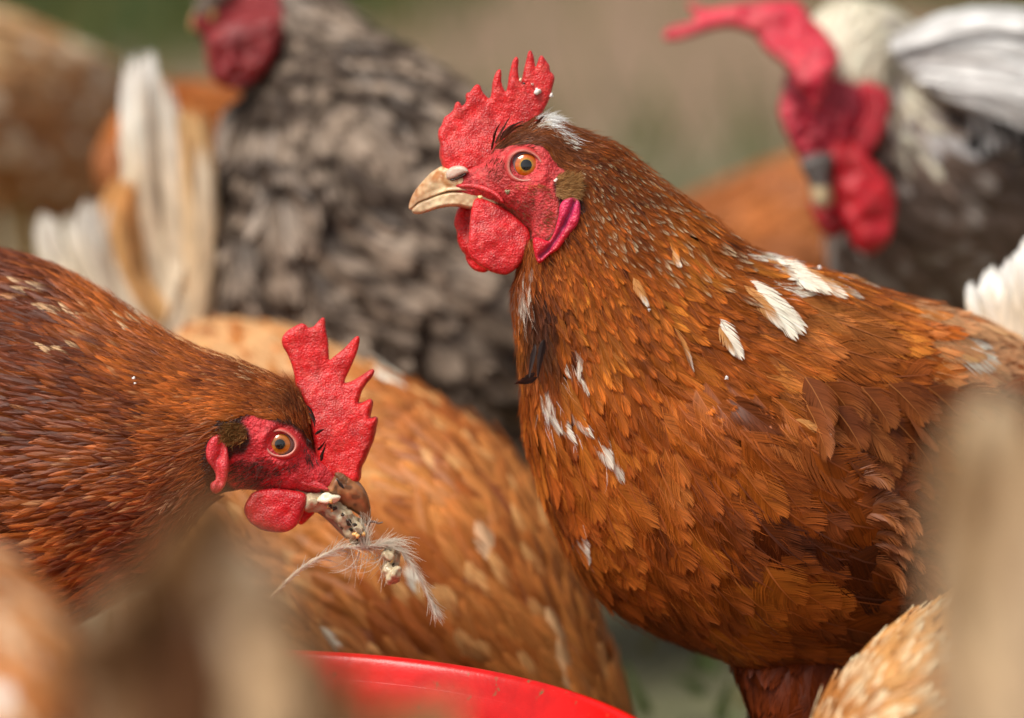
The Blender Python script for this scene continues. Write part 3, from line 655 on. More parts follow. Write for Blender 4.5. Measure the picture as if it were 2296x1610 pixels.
bk = puff('upper_beak', BU, 0.0, lambda u, v: beak_th(u, v) * 1.03, M_HORN, hen, horn(0), lambda u, v: 4 + 22 * smooth(segdist(u, v, GAPE, False), 2, 16), 2.2, 3, lump=.0004, lumps=.005)
# gape: red rim running back from the beak, fleshy cere with the nostril under it
dg = LM.near(*c1([(600, 1000)])[0])[0]
GP = c1([(380, 945), (440, 938), (520, 948), (590, 975), (640, 1010), (668, 1050), (662, 1068), (640, 1050), (590, 1012), (520, 985), (450, 972), (390, 968)])
puff('gape', GP, lambda u, v: -.0078 - .0040 * smooth(u, 1030, 1120), .0018, M_COMB, hen, redf(lin(205, 62, 66), 4), 5, 2, 3, lump=.0003)
NS = c1([(300, 905), (296, 875), (315, 845), (350, 828), (395, 826), (430, 842), (442, 866), (420, 876), (385, 890), (350, 908), (318, 915)])
puff('nostril_flap', NS, lambda u, v: -.0068 - .0022 * smooth(u, 1000, 1050), .0020, M_HORN, hen, flat(lin(214, 186, 168)), 9, 2, 3, lump=.0002)
NH = c1([(318, 912), (350, 908), (385, 892), (418, 872), (428, 882), (400, 902), (360, 918), (330, 922)])
puff('nostril', NH, lambda u, v: -.0074 - .0022 * smooth(u, 1000, 1050), .0010, M_HORN, hen, flat(lin(48, 28, 24)), 4, 1.6, 2)
eye(hen, LM, EYE1[0], EYE1[1], 35, (1.0, .87), .15, ri=25.2, off=(.03, 0))
rng = np.random.RandomState(4)
# fine hair-like feathers on the cheek, brow plumes, ear tuft
def face_hairs(name, parent, loft, regions, r=.00011, seed=1):
    rg = np.random.RandomState(seed); RR, DD, LL, CC = [], [], [], []
    for (cu, cv, ru, rv, n, du, dv, Lm, c, out) in regions:
        for _ in range(n):
            x, y = cu + rg.uniform(-1, 1) * ru, cv + rg.uniform(-1, 1) * rv
            if ((x - cu) / ru) ** 2 + ((y - cv) / rv) ** 2 > 1: continue
            d, a, t = loft.near(x, y); p = P(x, y, d); RR.append(p)
            DD.append(RIGHT * (du + rg.randn() * .25) - UP * (dv + rg.randn() * .25) - FWD * out); LL.append(Lm * (.6 + .8 * rg.rand())); CC.append(np.array(c))
    hairs(name, RR, DD, np.array(LL), r, parent, np.array(CC), seed)
T = lambda x, y: c1([(x, y)])[0]
face_hairs('bristles', hen, LM, [
    (*T(820, 1170), 62, 34, 240, 1, .45, .0042, lin(120, 70, 38), .25), (*T(700, 1060), 60, 14, 130, 1, .35, .0026, lin(120, 60, 40), .2),
    (*T(620, 860), 26, 26, 110, .55, -.9, .0026, lin(105, 55, 34), .3), (*T(720, 720), 50, 8, 120, .9, -.35, .003, lin(110, 62, 36), .3),
    (*T(810, 955), 42, 9, 60, 1, .25, .0018, lin(190, 110, 60), .5), (*T(900, 1010), 30, 22, 70, 1, .1, .0026, lin(150, 80, 50), .3)], seed=3)
RR, DD, LL, CC = [], [], [], []
for _ in range(2200):
    x, y = T(1000 + 130 * rng.rand() ** .8, 960 + 62 * rng.uniform(-1, 1)); d, a, t = LM.near(x, y); k = rng.rand()
    RR.append(P(x, y, d - .0004 - .0018 * rng.rand())); DD.append(RIGHT * (1 + .2 * rng.randn()) - UP * (-.1 + .32 * rng.randn() + (y - 418) * .02) - FWD * (.45 + .3 * rng.rand())); LL.append(.0028 + .0032 * rng.rand()); CC.append(lin(140, 96, 52) * (1 - k) + lin(190, 148, 96) * k)
hairs('ear_tuft', RR, DD, np.array(LL), .00010, hen, np.array(CC), 9, .3)
pl = []
for (x0, y0, x1, y1, x2, y2) in ((600, 700, 615, 610, 650, 550), (610, 690, 655, 600, 715, 500), (655, 640, 720, 575, 805, 533), (640, 660, 690, 590, 740, 555), (590, 730, 600, 670, 615, 620), (640, 670, 730, 590, 800, 565), (870, 560, 905, 525, 932, 505)):
    pl.append((T(x0, y0), T(x1, y1), T(x2, y2), -.0135, -.0150, .0016, lin(82, 42, 28), lin(58, 30, 24)))
long_feathers('brow_plumes', pl, hen, 3, 12, .1)
# curled flank feathers lying over the front of the wing
cf = []
rg = np.random.RandomState(8)
for i in range(30):
    t = rg.rand() ** .7; x, y = catmull([(1960, 1090), (1990, 1180), (2010, 1260), (2030, 1330)], 10, False)[int(t * 29)]
    x += rg.uniform(-80, 5); y += rg.uniform(-30, 26); L = 80 + 60 * rg.rand(); an = rg.uniform(-.55, .45)
    d = LM.near(x, y)[0]; mx_, my_ = x + L * .5 * math.cos(an), y + L * .5 * math.sin(an) - 6
    cf.append(((x - 10, y + 6), (mx_, my_), (mx_ + L * .5 * math.cos(an + .7), my_ + L * .5 * math.sin(an + .7)), d + .001, d - .002 - .004 * rg.rand(), .0075 + .005 * rg.rand(), lin(134, 74, 36) * rg.uniform(.7, 1.1), lin(168, 104, 58) * rg.uniform(.7, 1.1)))
long_feathers('flank_feathers', cf, hen, 5, 30, .5, fray=2.6, camber=.06)
# wing coverts behind the flank fold
wfz = []
for row in range(7):
    for i in range(11):
        x = 1800 + 44 * i + rg.uniform(-16, 16) + row * 14; y = 840 + 62 * row + .12 * (x - 1800) + rg.uniform(-14, 14)
        if inpoly(np.array([x]), np.array([y]), LOBE)[0] or x > 2290: continue
        an = R(62 - 34 * (x - 1800) / 450 + rg.uniform(-9, 9)); L = rg.uniform(120, 165); x1, y1 = x + L * .5 * math.cos(an - .08), y + L * .5 * math.sin(an - .08); x2, y2 = x + L * math.cos(an), y + L * math.sin(an)
        ds = [LM.near(*q)[0] for q in ((x, y), (x1, y1), (x2, y2))]; dm = min((ds[0] + ds[2]) / 2, ds[1]); k = rg.rand()
        wfz.append(((x, y), (x1, y1), (x2, y2), ds[0] - .0035 + row * .0005, 2 * dm - ds[0] - .0055 + row * .0005, rg.uniform(.017, .022), lin(112, 56, 26) * (1 - k) + lin(158, 88, 40) * k, lin(140, 76, 36) * (1 - k) + lin(184, 112, 58) * k))
long_feathers('wing_feathers', wfz, hen, 15, 44, .8, fray=.9, camber=.05, rach=lin(176, 110, 60))
# single pale feathers on the shoulder and back
pf = []
for (x, y, x2, y2, w_, k) in ((1672, 628, 1808, 752, .012, 1), (1690, 650, 1790, 765, .011, 1), (1700, 640, 1812, 738, .010, .95), (1668, 640, 1760, 742, .008, .9), (1604, 712, 1668, 808, .010, .95), (1612, 730, 1650, 800, .007, .85), (1512, 735, 1556, 835, .008, .62), (1420, 622, 1455, 690, .005, .8),
        (1720, 580, 1842, 655, .011, .95), (1745, 585, 1870, 660, .011, 1), (1770, 600, 1905, 668, .010, .9), (1700, 578, 1790, 628, .009, .9), (1830, 625, 1940, 672, .008, .7), (1880, 620, 1985, 655, .008, .75), (1508, 560, 1530, 600, .005, .9), (1784, 940, 1868, 978, .006, .85)):
    mx_, my_ = (x + x2) / 2, (y + y2) / 2; ds = [LM.near(*q)[0] for q in ((x, y), (mx_, my_), (x2, y2))]; dm = min((ds[0] + ds[2]) / 2, ds[1])
    pf.append(((x, y), (mx_ + rg.uniform(-4, 4), my_ + rg.uniform(-4, 4)), (x2, y2), ds[0] - .0010, 2 * dm - ds[0] - .0042, w_, (CREAM * k if k > .9 else lin(200, 140, 80)), CREAM * k))
long_feathers('pale_feathers', pf, hen, 16, 30, .45, fray=1.6, camber=.06)
# throat: stuck-together dark feather points
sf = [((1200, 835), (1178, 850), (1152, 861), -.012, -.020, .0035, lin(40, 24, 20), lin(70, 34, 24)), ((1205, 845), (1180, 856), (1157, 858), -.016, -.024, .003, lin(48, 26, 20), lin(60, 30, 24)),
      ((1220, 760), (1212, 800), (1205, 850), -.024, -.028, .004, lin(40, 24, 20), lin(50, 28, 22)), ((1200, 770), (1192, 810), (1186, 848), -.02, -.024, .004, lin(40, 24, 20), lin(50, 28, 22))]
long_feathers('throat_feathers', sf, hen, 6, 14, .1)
# tail, out of focus behind
tf = []
for i in range(26):
    k = i / 25; x = 2200 + 190 * k + rg.uniform(-12, 12); 
    tf.append(((2290 + 90 * k, 830 + 20 * rg.rand()), (x + 10, 720 - 30 * k), (x - 18 + 60 * k, 640 - 210 * k + rg.uniform(-18, 18)), .125 + .02 * rg.rand(), .15 + .03 * rg.rand(), .020, lin(232, 214, 190), lin(250, 246, 240)))
long_feathers('tail', tf, hen, 7, 22, .8)
leg(hen, P(1778, 1760, .042), P(1760, 2000, .05)[:2], -1); leg(hen, P(1850, 1700, .13), P(1870, 2000, .14)[:2], -1)
TH = [((1650, 1330), (1960, 1350), .024, .066), ((1640, 1410), (1940, 1425), .028, .060), ((1645, 1480), (1920, 1500), .028, .052), ((1680, 1570), (1880, 1600), .024, .046), ((1720, 1680), (1845, 1700), .016, .042), ((1750, 1780), (1805, 1790), .009, .042)]
LT = Loft(TH, 5); th_o = LT.build('thigh', M_SKIN, hen, np.arange(0, 5.01, .2), 40, lambda u, v, V: np.broadcast_to(DARK * .6, (len(u), 3)))
plumage('thigh_feathers', LT, hen, lambda u, v: (.030 + 0 * u, .016 + 0 * u, .7 + 0 * u), lambda u, v, rng, F: (MAHOG * (.5 + .25 * rng.rand(F, 1)), MAHOG * (.6 + .3 * rng.rand(F, 1)), .7), (0, 5), 6000, 31, None, .38, None, .08, .25, 22, camber=.08)

def frizz(name, loft, parent, arange, n, colf, L=(.006, .012), r=.00010, seed=1, mask=None, lift=.15, flow=None):
    """loose barbs lying over the plumage"""
    rg = np.random.RandomState(seed); a = arange[0] + rg.rand(n) * (arange[1] - arange[0]); th = rg.rand(n) * math.pi * 1.1 - .15
    p = loft.S(a, th); u, v = UV(p)
    if mask is not None: k = mask(u, v, np.sin(th)); a, th, p, u, v = a[k], th[k], p[k], u[k], v[k]
    N_ = loft.N(a, th); A = nrm(loft.S(np.clip(a + .04, 0, loft.n - 1), th) - p); Bt = np.cross(N_, A); m = len(a)
    g = rg.randn(m) * .22 + (flow(u, v) if flow is not None else 0)
    Bt = Bt * np.sign((Bt * (loft.S(a, th + .02) - p)).sum(-1, keepdims=True))
    D = A * np.cos(g)[:, None] + Bt * np.sin(g)[:, None] + N_ * (lift * (rg.rand(m, 1) - .25))
    Ls = L[0] + (L[1] - L[0]) * rg.rand(m)
    return hairs(name, p + N_ * (.0012 + .0012 * rg.rand(m, 1)), D, Ls, r, parent, colf(u, v, rg, m), seed, .22)
def frizz_col(cf):
    def f(u, v, rg, m):
        c, ct, t = cf(u, v, rg, m); c = np.asarray(c) * (1.15 + .5 * rg.rand(m, 1)) + .008; return np.clip(c, 0, .8)
    return f
frizz('loose_barbs', LM, hen, (4, 19), 8000, frizz_col(col_main), (.004, .010), .00009, 51, mask_main, .18, flow_main)

# ------------------------------------------------------------------ feeding hen on the left
ST2 = [((790, 1080), (735, 1115), .0050, 0), ((757, 1045), (700, 1112), .0085, 0), (c2([(655, 750)])[0], c2([(480, 965)])[0], .0120, 0), (c2([(610, 600)])[0], c2([(370, 955)])[0], .0150, 0),
 (c2([(560, 480)])[0], c2([(290, 950)])[0], .0170, 0), ((655, 862), (530, 1105), .0180, 0), ((610, 842), (480, 1118), .0190, .001), ((540, 812), (435, 1165), .024, .004), ((450, 782), (390, 1235), .031, .010),
 ((370, 742), (345, 1300), .040, .018), ((300, 698), (280, 1340), .050, .028), ((220, 645), (200, 1385), .058, .038), ((135, 600), (100, 1430), .066, .050), ((40, 566), (-20, 1450), .072, .062), ((-60, 550), (-140, 1430), .075, .075),
 ((-170, 560), (-260, 1310), .07, .09), ((-280, 600), (-360, 1200), .055, .105), ((-370, 680), (-420, 1060), .03, .12)]
EYE2 = c2([(464, 712)])[0]
FACE2 = c2([(268, 592), (330, 566), (400, 590), (450, 615), (515, 628), (560, 665), (600, 730), (640, 760), (660, 700), (760, 860), (840, 900), (700, 960), (590, 1000), (560, 960), (450, 945), (330, 955), (240, 945), (195, 900), (205, 800), (230, 770), (285, 760), (312, 700), (305, 650)])
def disp2(u, v, n, p):
    r = np.hypot(u - EYE2[0], v - EYE2[1])
    d = (-.0015 * np.exp(-(r / 28) ** 2) + .0010 * np.exp(-((r - 42) / 11) ** 2)) * smooth(np.abs(n), .2, .6)
    d = d + (vnoise(p, .0035) - .5) * .0010 * (r < 150) + .004 * smooth(n, .1, .5) * (vnoise(p, .03) - .5) * smooth(r, 220, 450)
    return d
hen2 = thing('hen', 'rust brown hen with lowered head holding a white feather in its food smeared beak', 'hen', (P(0, 1100, .06)[0], P(0, 1100, .06)[1], 0))
L2 = Loft(ST2, 6, disp2)
def skin2(u, v, V):
    f = inpoly(u, v, FACE2); d = segdist(u, v, FACE2); k = smooth(np.where(f, d, -d), -5, 6)[:, None]; n = vnoise(V, .004)[:, None]; n2 = vnoise(V, .0016)[:, None]
    red = lin(204, 46, 54) * (.8 + .4 * n); red = red + (lin(235, 110, 110) - red) * .3 * smooth(n2, .55, .9)
    ch = np.exp(-(((u - 560) / 40) ** 2 + ((v - 1055) / 26) ** 2))[:, None]; red = red * (1 - .6 * ch) + lin(105, 45, 38) * .6 * ch
    return red * k + DARK * .5 * (1 - k)
L2.build('body', M_SKIN, hen2, np.concatenate([np.arange(0, 7, .05), np.arange(7, len(ST2) - 1 + .001, .1)]), 132, skin2)
def size2(u, v):
    r = np.hypot(u - EYE2[0], v - EYE2[1])
    W = np.interp(r, [0, 90, 160, 260, 420, 600, 900], [2.1, 2.2, 2.9, 4.2, 6.8, 10, 15]) * 1e-3; L = np.interp(r, [0, 90, 160, 260, 420, 600, 900], [6, 7, 11, 15, 20, 26, 32]) * 1e-3
    return L, W, np.interp(v, [1050, 1250], [.15, .7])
def col2(u, v, rng, F):
    p = P(u, v, np.zeros(F)); k = np.clip(.12 + .9 * (vnoise(p, .04) - .35) + .6 * (vnoise(p + 4, .012) - .5) + rng.randn(F) * .2, 0, 1)[:, None]
    c0, c1_ = lin(96, 42, 14), lin(188, 102, 36); c = c0 + (c1_ - c0) * k
    br = np.exp(-(((u - 640) / 55) ** 2 + ((v - 905) / 38) ** 2))[:, None]; c = c * (1 - .7 * br) + lin(48, 28, 20) * .7 * br
    c = c * .85; ct = c * (1.5 + .9 * rng.rand(F, 1)) + .012; tip = .45 + .25 * rng.rand(F)
    hl = rng.rand(F) < .05 + .05 * (v > 950); ct[hl] = lin(190, 130, 84)
    for (x, y, ru, rv, pr) in ((70, 660, 50, 22, .3), (135, 690, 46, 20, .35), (110, 770, 60, 20, .25), (20, 620, 40, 20, .25), (290, 720, 40, 24, .3), (640, 850, 30, 12, .3), (430, 1130, 80, 40, .35), (560, 835, 60, 14, .25)):
        q = (((u - x) / ru) ** 2 + ((v - y) / rv) ** 2 < 1) & (rng.rand(F) < pr); ct[q] = lin(225, 185, 140)
    return c, ct, tip
NO2 = c2([(262, 585), (330, 560), (400, 582), (450, 606), (520, 620), (575, 655), (620, 730), (655, 790), (700, 700), (900, 900), (700, 1000), (560, 980), (450, 965), (330, 970), (230, 965), (170, 950), (100, 940), (80, 780), (110, 690), (170, 650), (160, 610)])
mask2 = lambda u, v, near: (~inpoly(u, v, NO2)) & (u < 705)
for nm, lo, hi, nbb, sd_ in (('head_feathers', 1.5, 6.2, 7, 21), ('neck_hackle', 6.2, 12, 20, 22), ('body_feathers', 12, 17, 26, 23)):
    plumage(nm, L2, hen2, (lambda u, v: (lambda q: (q[0] * 1.2, q[1] * .9, q[2]))(size2(u, v))), col2, (lo, hi), 46000, sd_, mask2, .44, None, .09, .16, nbb, fray=1.1)
frizz('loose_barbs', L2, hen2, (3, 15), 8000, frizz_col(col2), (.003, .009), .00009, 52, mask2, .2)
COMB2 = c2([(600, 560), (560, 480), (532, 430), (530, 380), (515, 320), (495, 270), (472, 230), (467, 195), (483, 163), (513, 140), (545, 124), (565, 116), (584, 122), (600, 136), (622, 132), (645, 108), (665, 88), (681, 93), (683, 130), (690, 170), (697, 210), (700, 260), (704, 296), (730, 276), (770, 245), (800, 215), (827, 187), (846, 179), (853, 192), (848, 230), (832, 280), (806, 340), (787, 380), (780, 408), (812, 402), (850, 380), (890, 354), (915, 342), (927, 352), (915, 382), (890, 412), (866, 450), (855, 485), (850, 506), (875, 502), (895, 491), (912, 492), (920, 512), (913, 550), (908, 580), (930, 576), (944, 588), (938, 630), (925, 690), (905, 740), (885, 790), (864, 832), (860, 880), (845, 905), (815, 935), (780, 900), (700, 880), (640, 800), (620, 680)])
puff('comb', COMB2, .0, lambda u, v: .0018 + .0050 * smooth(u * .2 + v, 950, 1130), M_COMB, hen2, redf(RED, 11), 14, 2.6, 3, lump=.0006, lumps=.006)
W2 = c2([(330, 950), (300, 985), (282, 1020), (282, 1055), (305, 1098), (340, 1125), (375, 1142), (440, 1152), (500, 1145), (548, 1108), (575, 1050), (592, 990), (575, 955), (500, 940), (420, 930)])
puff('wattle', W2, -.009, .0030, M_COMB, hen2, redf(lin(190, 26, 34), 12), 18, 3.2, 3, lump=.0009, lumps=.008)
puff('wattle', c2([(520, 1060), (545, 1105), (570, 1112), (600, 1085), (632, 1050), (620, 1015), (585, 1010), (540, 1020)]), .006, .0022, M_COMB, hen2, redf(lin(208, 22, 26), 13), 10, 3.2, 3)
dl2 = L2.near(*c2([(170, 780)])[0])[0]
LB2 = c2([(170, 668), (135, 672), (108, 692), (90, 735), (95, 790), (118, 825), (138, 860), (138, 890), (115, 910), (116, 945), (140, 960), (172, 940), (194, 895), (206, 820), (202, 755), (190, 700)])
GR2 = c2([(175, 690), (165, 760), (140, 800), (150, 850), (160, 900)])
puff('ear_lobe', LB2, dl2 - .0015, .0024, M_COMB, hen2, redf(lin(206, 52, 62), 14), 11, 2.6, 3, lump=.0006, lumps=.005, fold=lambda u, v: .0020 * np.exp(-(segdist(u, v, GR2, False) / 7) ** 2))
def horn2(u, v, ds, V):
    n = vnoise(V, .005)[:, None]; n2 = vnoise(V + 3, .0018)[:, None]; c = lin(120, 70, 40) * (1 - n) + lin(188, 132, 88) * n; c = c * (.75 + .45 * n2)
    dirt = smooth(vnoise(V + 8, .0022), .62, .74)[:, None]; return c * (1 - .6 * dirt) + lin(60, 48, 40) * .6 * dirt
BU2 = c2([(500, 905), (560, 905), (620, 918), (680, 915), (700, 880), (740, 850), (800, 860), (850, 900), (880, 940), (900, 990), (908, 1040), (906, 1090), (897, 1120), (884, 1112), (868, 1088), (838, 1058), (795, 1034), (745, 1012), (700, 990), (640, 950), (580, 935), (530, 922)])
puff('upper_beak', BU2, .0, lambda u, v: .0022 + .0065 * smooth(-v, -1180, -1090), M_HORN, hen2, horn2, 22, 2.3, 3, lump=.0005, lumps=.004)
BL2 = c2([(500, 918), (560, 935), (620, 958), (660, 990), (700, 1040), (750, 1090), (800, 1150), (790, 1185), (750, 1150), (700, 1100), (660, 1065), (610, 1030), (570, 985), (530, 950)])
puff('lower_beak', BL2, .0, lambda u, v: .0022 + .0055 * smooth(-v, -1180, -1100), M_HORN, hen2, flat(lin(150, 112, 92)), 10, 2.3, 3, lump=.0005, lumps=.003)
puff('gape', c2([(490, 888), (540, 882), (600, 890), (650, 900), (690, 925), (700, 945), (660, 940), (600, 925), (540, 915), (500, 910)]), -.0085, .0016, M_COMB, hen2, redf(lin(205, 60, 66), 4), 5, 2, 3, lump=.0003)
puff('nostril_flap', c2([(728, 858), (760, 855), (795, 880), (806, 910), (795, 935), (770, 915), (740, 890)]), -.0070, .0016, M_HORN, hen2, flat(lin(120, 84, 56)), 8, 2, 3, lump=.0004, lumps=.002)
puff('nostril', c2([(735, 880), (760, 902), (785, 932), (770, 938), (742, 912)]), -.0078, .0009, M_HORN, hen2, flat(lin(40, 26, 22)), 4, 1.6, 2)
eye(hen2, L2, EYE2[0], EYE2[1], 31, (1.0, .84), .25, iris=((196, 112, 28), (150, 84, 16)), sclera=(150, 118, 112), ri=23)
Q = lambda x, y: c2([(x, y)])[0]
face_hairs('bristles', hen2, L2, [(*Q(300, 860), 44, 34, 260, -.9, .5, .004, lin(72, 40, 26), .2), (*Q(430, 820), 60, 22, 200, -.9, .5, .0026, lin(88, 40, 32), .2), (*Q(620, 740), 20, 34, 130, .1, .9, .003, lin(60, 34, 26), .3),
    (*Q(400, 880), 40, 20, 120, -.9, .6, .0032, lin(95, 46, 34), .2)], seed=13)
RR, DD, LL, CC = [], [], [], []
for _ in range(800):
    x, y = Q(235 + 62 * rng.uniform(-1, 1), 662 + 52 * rng.uniform(-1, 1)); 
    if ((x - Q(235, 0)[0]) / 29) ** 2 + ((y - Q(0, 662)[1]) / 25) ** 2 > 1: continue
    d, a, t = L2.near(x, y); k = rng.rand(); RR.append(P(x, y, d - .0006 - .0016 * rng.rand())); DD.append(-RIGHT * (.7 + .4 * rng.randn()) - UP * (.1 + .4 * rng.randn()) - FWD * (.6 + .3 * rng.rand())); LL.append(.003 + .002 * rng.rand()); CC.append(lin(112, 76, 40) * (1 - k) + lin(160, 118, 68) * k)
hairs('ear_tuft', RR, DD, np.array(LL), .00017, hen2, np.array(CC), 19, .3)
pl = [(Q(*a), Q(*b), Q(*c), -.0125, -.014, .0016, lin(52, 32, 26), lin(44, 28, 24)) for a, b, c in (((640, 740), (660, 730), (686, 692)), ((655, 780), (672, 750), (688, 705)), ((630, 670), (655, 650), (680, 640)), ((600, 560), (622, 590), (632, 640)), ((590, 520), (618, 560), (640, 620)), ((660, 800), (668, 770), (676, 730)))]
long_feathers('brow_plumes', pl, hen2, 3, 12, .1)
leg(hen2, P(-40, 1330, .0), P(-60, 1980, .0)[:2], 1); leg(hen2, P(-60, 1330, .1), P(-100, 1980, .12)[:2], 1)

# ------------------------------------------------------------------ food, feather held in the beak
M_MASH = mat('mash', color=lin(196, 178, 146), rough=.12, spec=.5, sss=.3, sssr=(.003, .002, .0015), vary=[(300, .75, 1.15)], bumps=[('noise', 700, .5, .0004)])
def food_lump(name, label, spots, n, seed, dark=.16, cat='food'):
    rg = np.random.RandomState(seed); path = catmull(spots, 12, False); parts, cols, soft = [], [], []
    for i in range(n):
        x, y = path[rg.randint(len(path))] + rg.randn(2) * np.array([4.5, 4.5]); pr = rg.rand(); d = -.004 + rg.randn() * .0022
        if pr < dark: parts.append(blob(P(x, y, d - .0035), .0006 + .0006 * rg.rand(), seed + i, (1, 1, 1), .8, 6)); cols.append(lin(50, 44, 36) * (.5 + rg.rand()))
        elif pr < dark + .08: parts.append(blob(P(x, y, d - .0038), .0011, seed + i, (1, 1, 1), .5, 6)); cols.append(lin(228, 178, 110))
        else: soft.append(blob(P(x, y, d + .0015), .0024 + .0014 * rg.rand(), seed + i, (1, 1, 1), .6, 9))
    V, F, C = join(soft); o = mesh_np(name, V, F, M_MASH); tag(o, label, cat)
    md = o.modifiers.new('fuse', 'REMESH'); md.mode = 'VOXEL'; md.voxel_size = .00045; md.use_smooth_shade = True
    md = o.modifiers.new('soften', 'SMOOTH'); md.iterations = 3
    V, F, C = join(parts, cols); mesh_np('grit', V, F, M_FOOD, o, C); return o
food_lump('food_lump', 'pale wet mash with dark specks wedged in the beak of the feeding hen', [Q(600, 1000), Q(680, 1000), Q(740, 1050), Q(800, 1100), Q(850, 1175)], 150, 5)
o = food_lump('food_morsel', 'small pale food morsel caught in the white feather under the beak', [Q(1010, 1260), Q(1010, 1310), Q(1015, 1370)], 20, 8, .3)
V, F, C = join([blob(P(*Q(697, 985), -.0098), .0042, 3, (1.25, .6, .62), .35, 14)], [lin(236, 226, 200)]); o = mesh_np('food_crumb', V, F, M_FOOD, None, C); tag(o, 'smooth white food crumb pressed in the corner of the open beak', 'food')
fe = thing('loose_feather', 'wispy white feather hanging bent from the beak of the feeding hen', 'feather', P(*Q(850, 1220), -.004))
def strand(pts, r0, r1, nseg=6):
    c = catmull(pts, 8, False); p = P(c[:, 0], c[:, 1], np.full(len(c), -.004)); return tube(p, np.linspace(r0, r1, len(c)), nseg)
SP = [Q(412, 1475), Q(500, 1385), Q(600, 1305), Q(720, 1245), Q(800, 1222), Q(900, 1222), Q(960, 1215)]; SP2 = [Q(900, 1222), Q(960, 1215), Q(1040, 1230), Q(1095, 1290), Q(1150, 1380), Q(1200, 1480), Q(1225, 1530)]
V, F, C = join([strand(SP, .0010, .0007), strand(SP2, .0007, .0002), strand([Q(412, 1475), Q(450, 1436), Q(490, 1396)], .0010, .0011)], [lin(235, 215, 185), lin(240, 222, 198), lin(200, 165, 125)]); mesh_np('quill', V, F, M_DOWN, fe, C)
rg = np.random.RandomState(12); parts, cols = [], []
def wisp(x, y, dx, dy, L, bend, r=.00017):
    q = [(x, y)]; a = math.atan2(dy, dx)
    for i in range(4): a += bend / 4; x += L / 4 * math.cos(a); y += L / 4 * math.sin(a); q.append((x, y))
    c = catmull(q, 3, False); d0 = rg.uniform(-.008, .001); p = P(c[:, 0], c[:, 1], d0 + np.linspace(0, rg.uniform(-.006, .006), len(c)))
    parts.append(tube(p, np.linspace(r, r * .35, len(c)), 3)); cols.append(lin(253, 244, 228) * rg.uniform(.9, 1.0))
cs = catmull(SP, 12, False); cs2 = catmull(SP2, 12, False)
for i in range(330):
    k = int(6 + (len(cs) - 8) * rg.rand() ** .8); T_ = cs[k + 1] - cs[k]; T_ /= np.hypot(*T_); s_ = rg.choice([-1, 1]); w_ = smooth(k / len(cs), .1, .5)
    a = math.atan2(T_[1], T_[0]) + s_ * rg.uniform(.15, .75); L = (14 + 46 * w_ * rg.rand()) ; wisp(cs[k][0], cs[k][1], math.cos(a), math.sin(a), L, -s_ * rg.uniform(-.2, 1.1))
for i in range(230):
    k = int((len(cs2) - 2) * rg.rand()); T_ = cs2[k + 1] - cs2[k]; T_ /= np.hypot(*T_); s_ = rg.choice([-1, 1]); 
    a = math.atan2(T_[1], T_[0]) + s_ * rg.uniform(.05, .45); L = 25 + 50 * rg.rand() * (1 - .5 * k / len(cs2)); wisp(cs2[k][0], cs2[k][1], math.cos(a), math.sin(a), L, s_ * rg.uniform(-.7, .35), .00015)
for i in range(34):
    x, y = Q(rg.uniform(800, 1010), rg.uniform(1215, 1260)); wisp(x, y, rg.uniform(-.4, .5), 1, rg.uniform(50, 95), rg.uniform(-.3, 2.2))
for i in range(70):
    x, y = Q(rg.uniform(860, 900), rg.uniform(1215, 1245)); wisp(x, y, rg.uniform(-.25, .12), -1, rg.uniform(30, 90), rg.uniform(-.5, .5))
for i in range(26):
    x, y = Q(rg.uniform(940, 1000), rg.uniform(1200, 1225)); wisp(x, y, .8, -.6, rg.uniform(40, 78), rg.uniform(.7, 1.7))
V, F, C = join(parts, cols); mesh_np('barbs', V, F, M_DOWN, fe, C)
tw = strand([Q(895, 1118), Q(905, 1098), Q(930, 1100), Q(945, 1106), Q(968, 1100)], .0008, .0004); o = mesh_np('twig', *join([tw], [lin(110, 90, 78)])[:2], M_FOOD, None, np.broadcast_to(lin(110, 90, 78), (len(tw[0]), 3))); tag(o, 'tiny grey twig sticking out from the tip of the feeding hen beak', 'twig')

# crumbs stuck to the birds
def crumb(u, v, loft, r, label, c=(235, 228, 222), seed=1, d=None):
    dd = (loft.near(u, v)[0] - .0035) if d is None else d
    ce = P(u, v, dd); V, F = blob((0, 0, 0), r * .72, seed, (1, 1, 1), .9, 8); o = mesh_np('crumb', V, F, M_FOOD, None, np.broadcast_to(lin(*c), (len(V), 3))); o.location = [float(x) for x in ce]; tag(o, label, 'crumb')
cx = lambda x, y: c1([(x, y)])[0]
crumb(*cx(888, 348), None, .0021, 'largest white crumb stuck high on the rear blade of the raised hen comb', seed=3, d=-.0030)
crumb(*cx(975, 373), None, .0011, 'white crumb on the rear edge of the raised hen comb', seed=4, d=-.001)
crumb(*cx(852, 300), None, .0008, 'small pink white crumb near the comb notch of the raised hen', (240, 200, 190), 5, -.0030)
crumb(*cx(797, 297), None, .0007, 'dark speck on the comb of the raised hen', (50, 35, 30), 6, -.0030)
crumb(*cx(778, 270), None, .0011, 'pale crumb in the comb notch behind the tallest inner spike', (235, 210, 180), 7, -.0020)
crumb(*cx(518, 1027), None, .0012, 'yellowish crumb on the mouth corner of the raised hen', (240, 215, 150), 8, -.0135)
crumb(*cx(1005, 920), LM, .0011, 'clear round droplet beside the ear tuft of the raised hen', (240, 225, 215), 9)
crumb(1629, 848, LM, .0011, 'round white crumb on the shoulder feathers of the raised hen', seed=10)
crumb(*cx(690, 992), LM, .0014, 'greenish grey crumb on the cheek below the eye of the raised hen', (150, 140, 110), 11)
crumb(1455, 695, LM, .0009, 'tiny white crumb at the tip of a pale neck feather', seed=12)
crumb(300, 848, L2, .0009, 'upper white crumb on the neck of the feeding hen', seed=13)
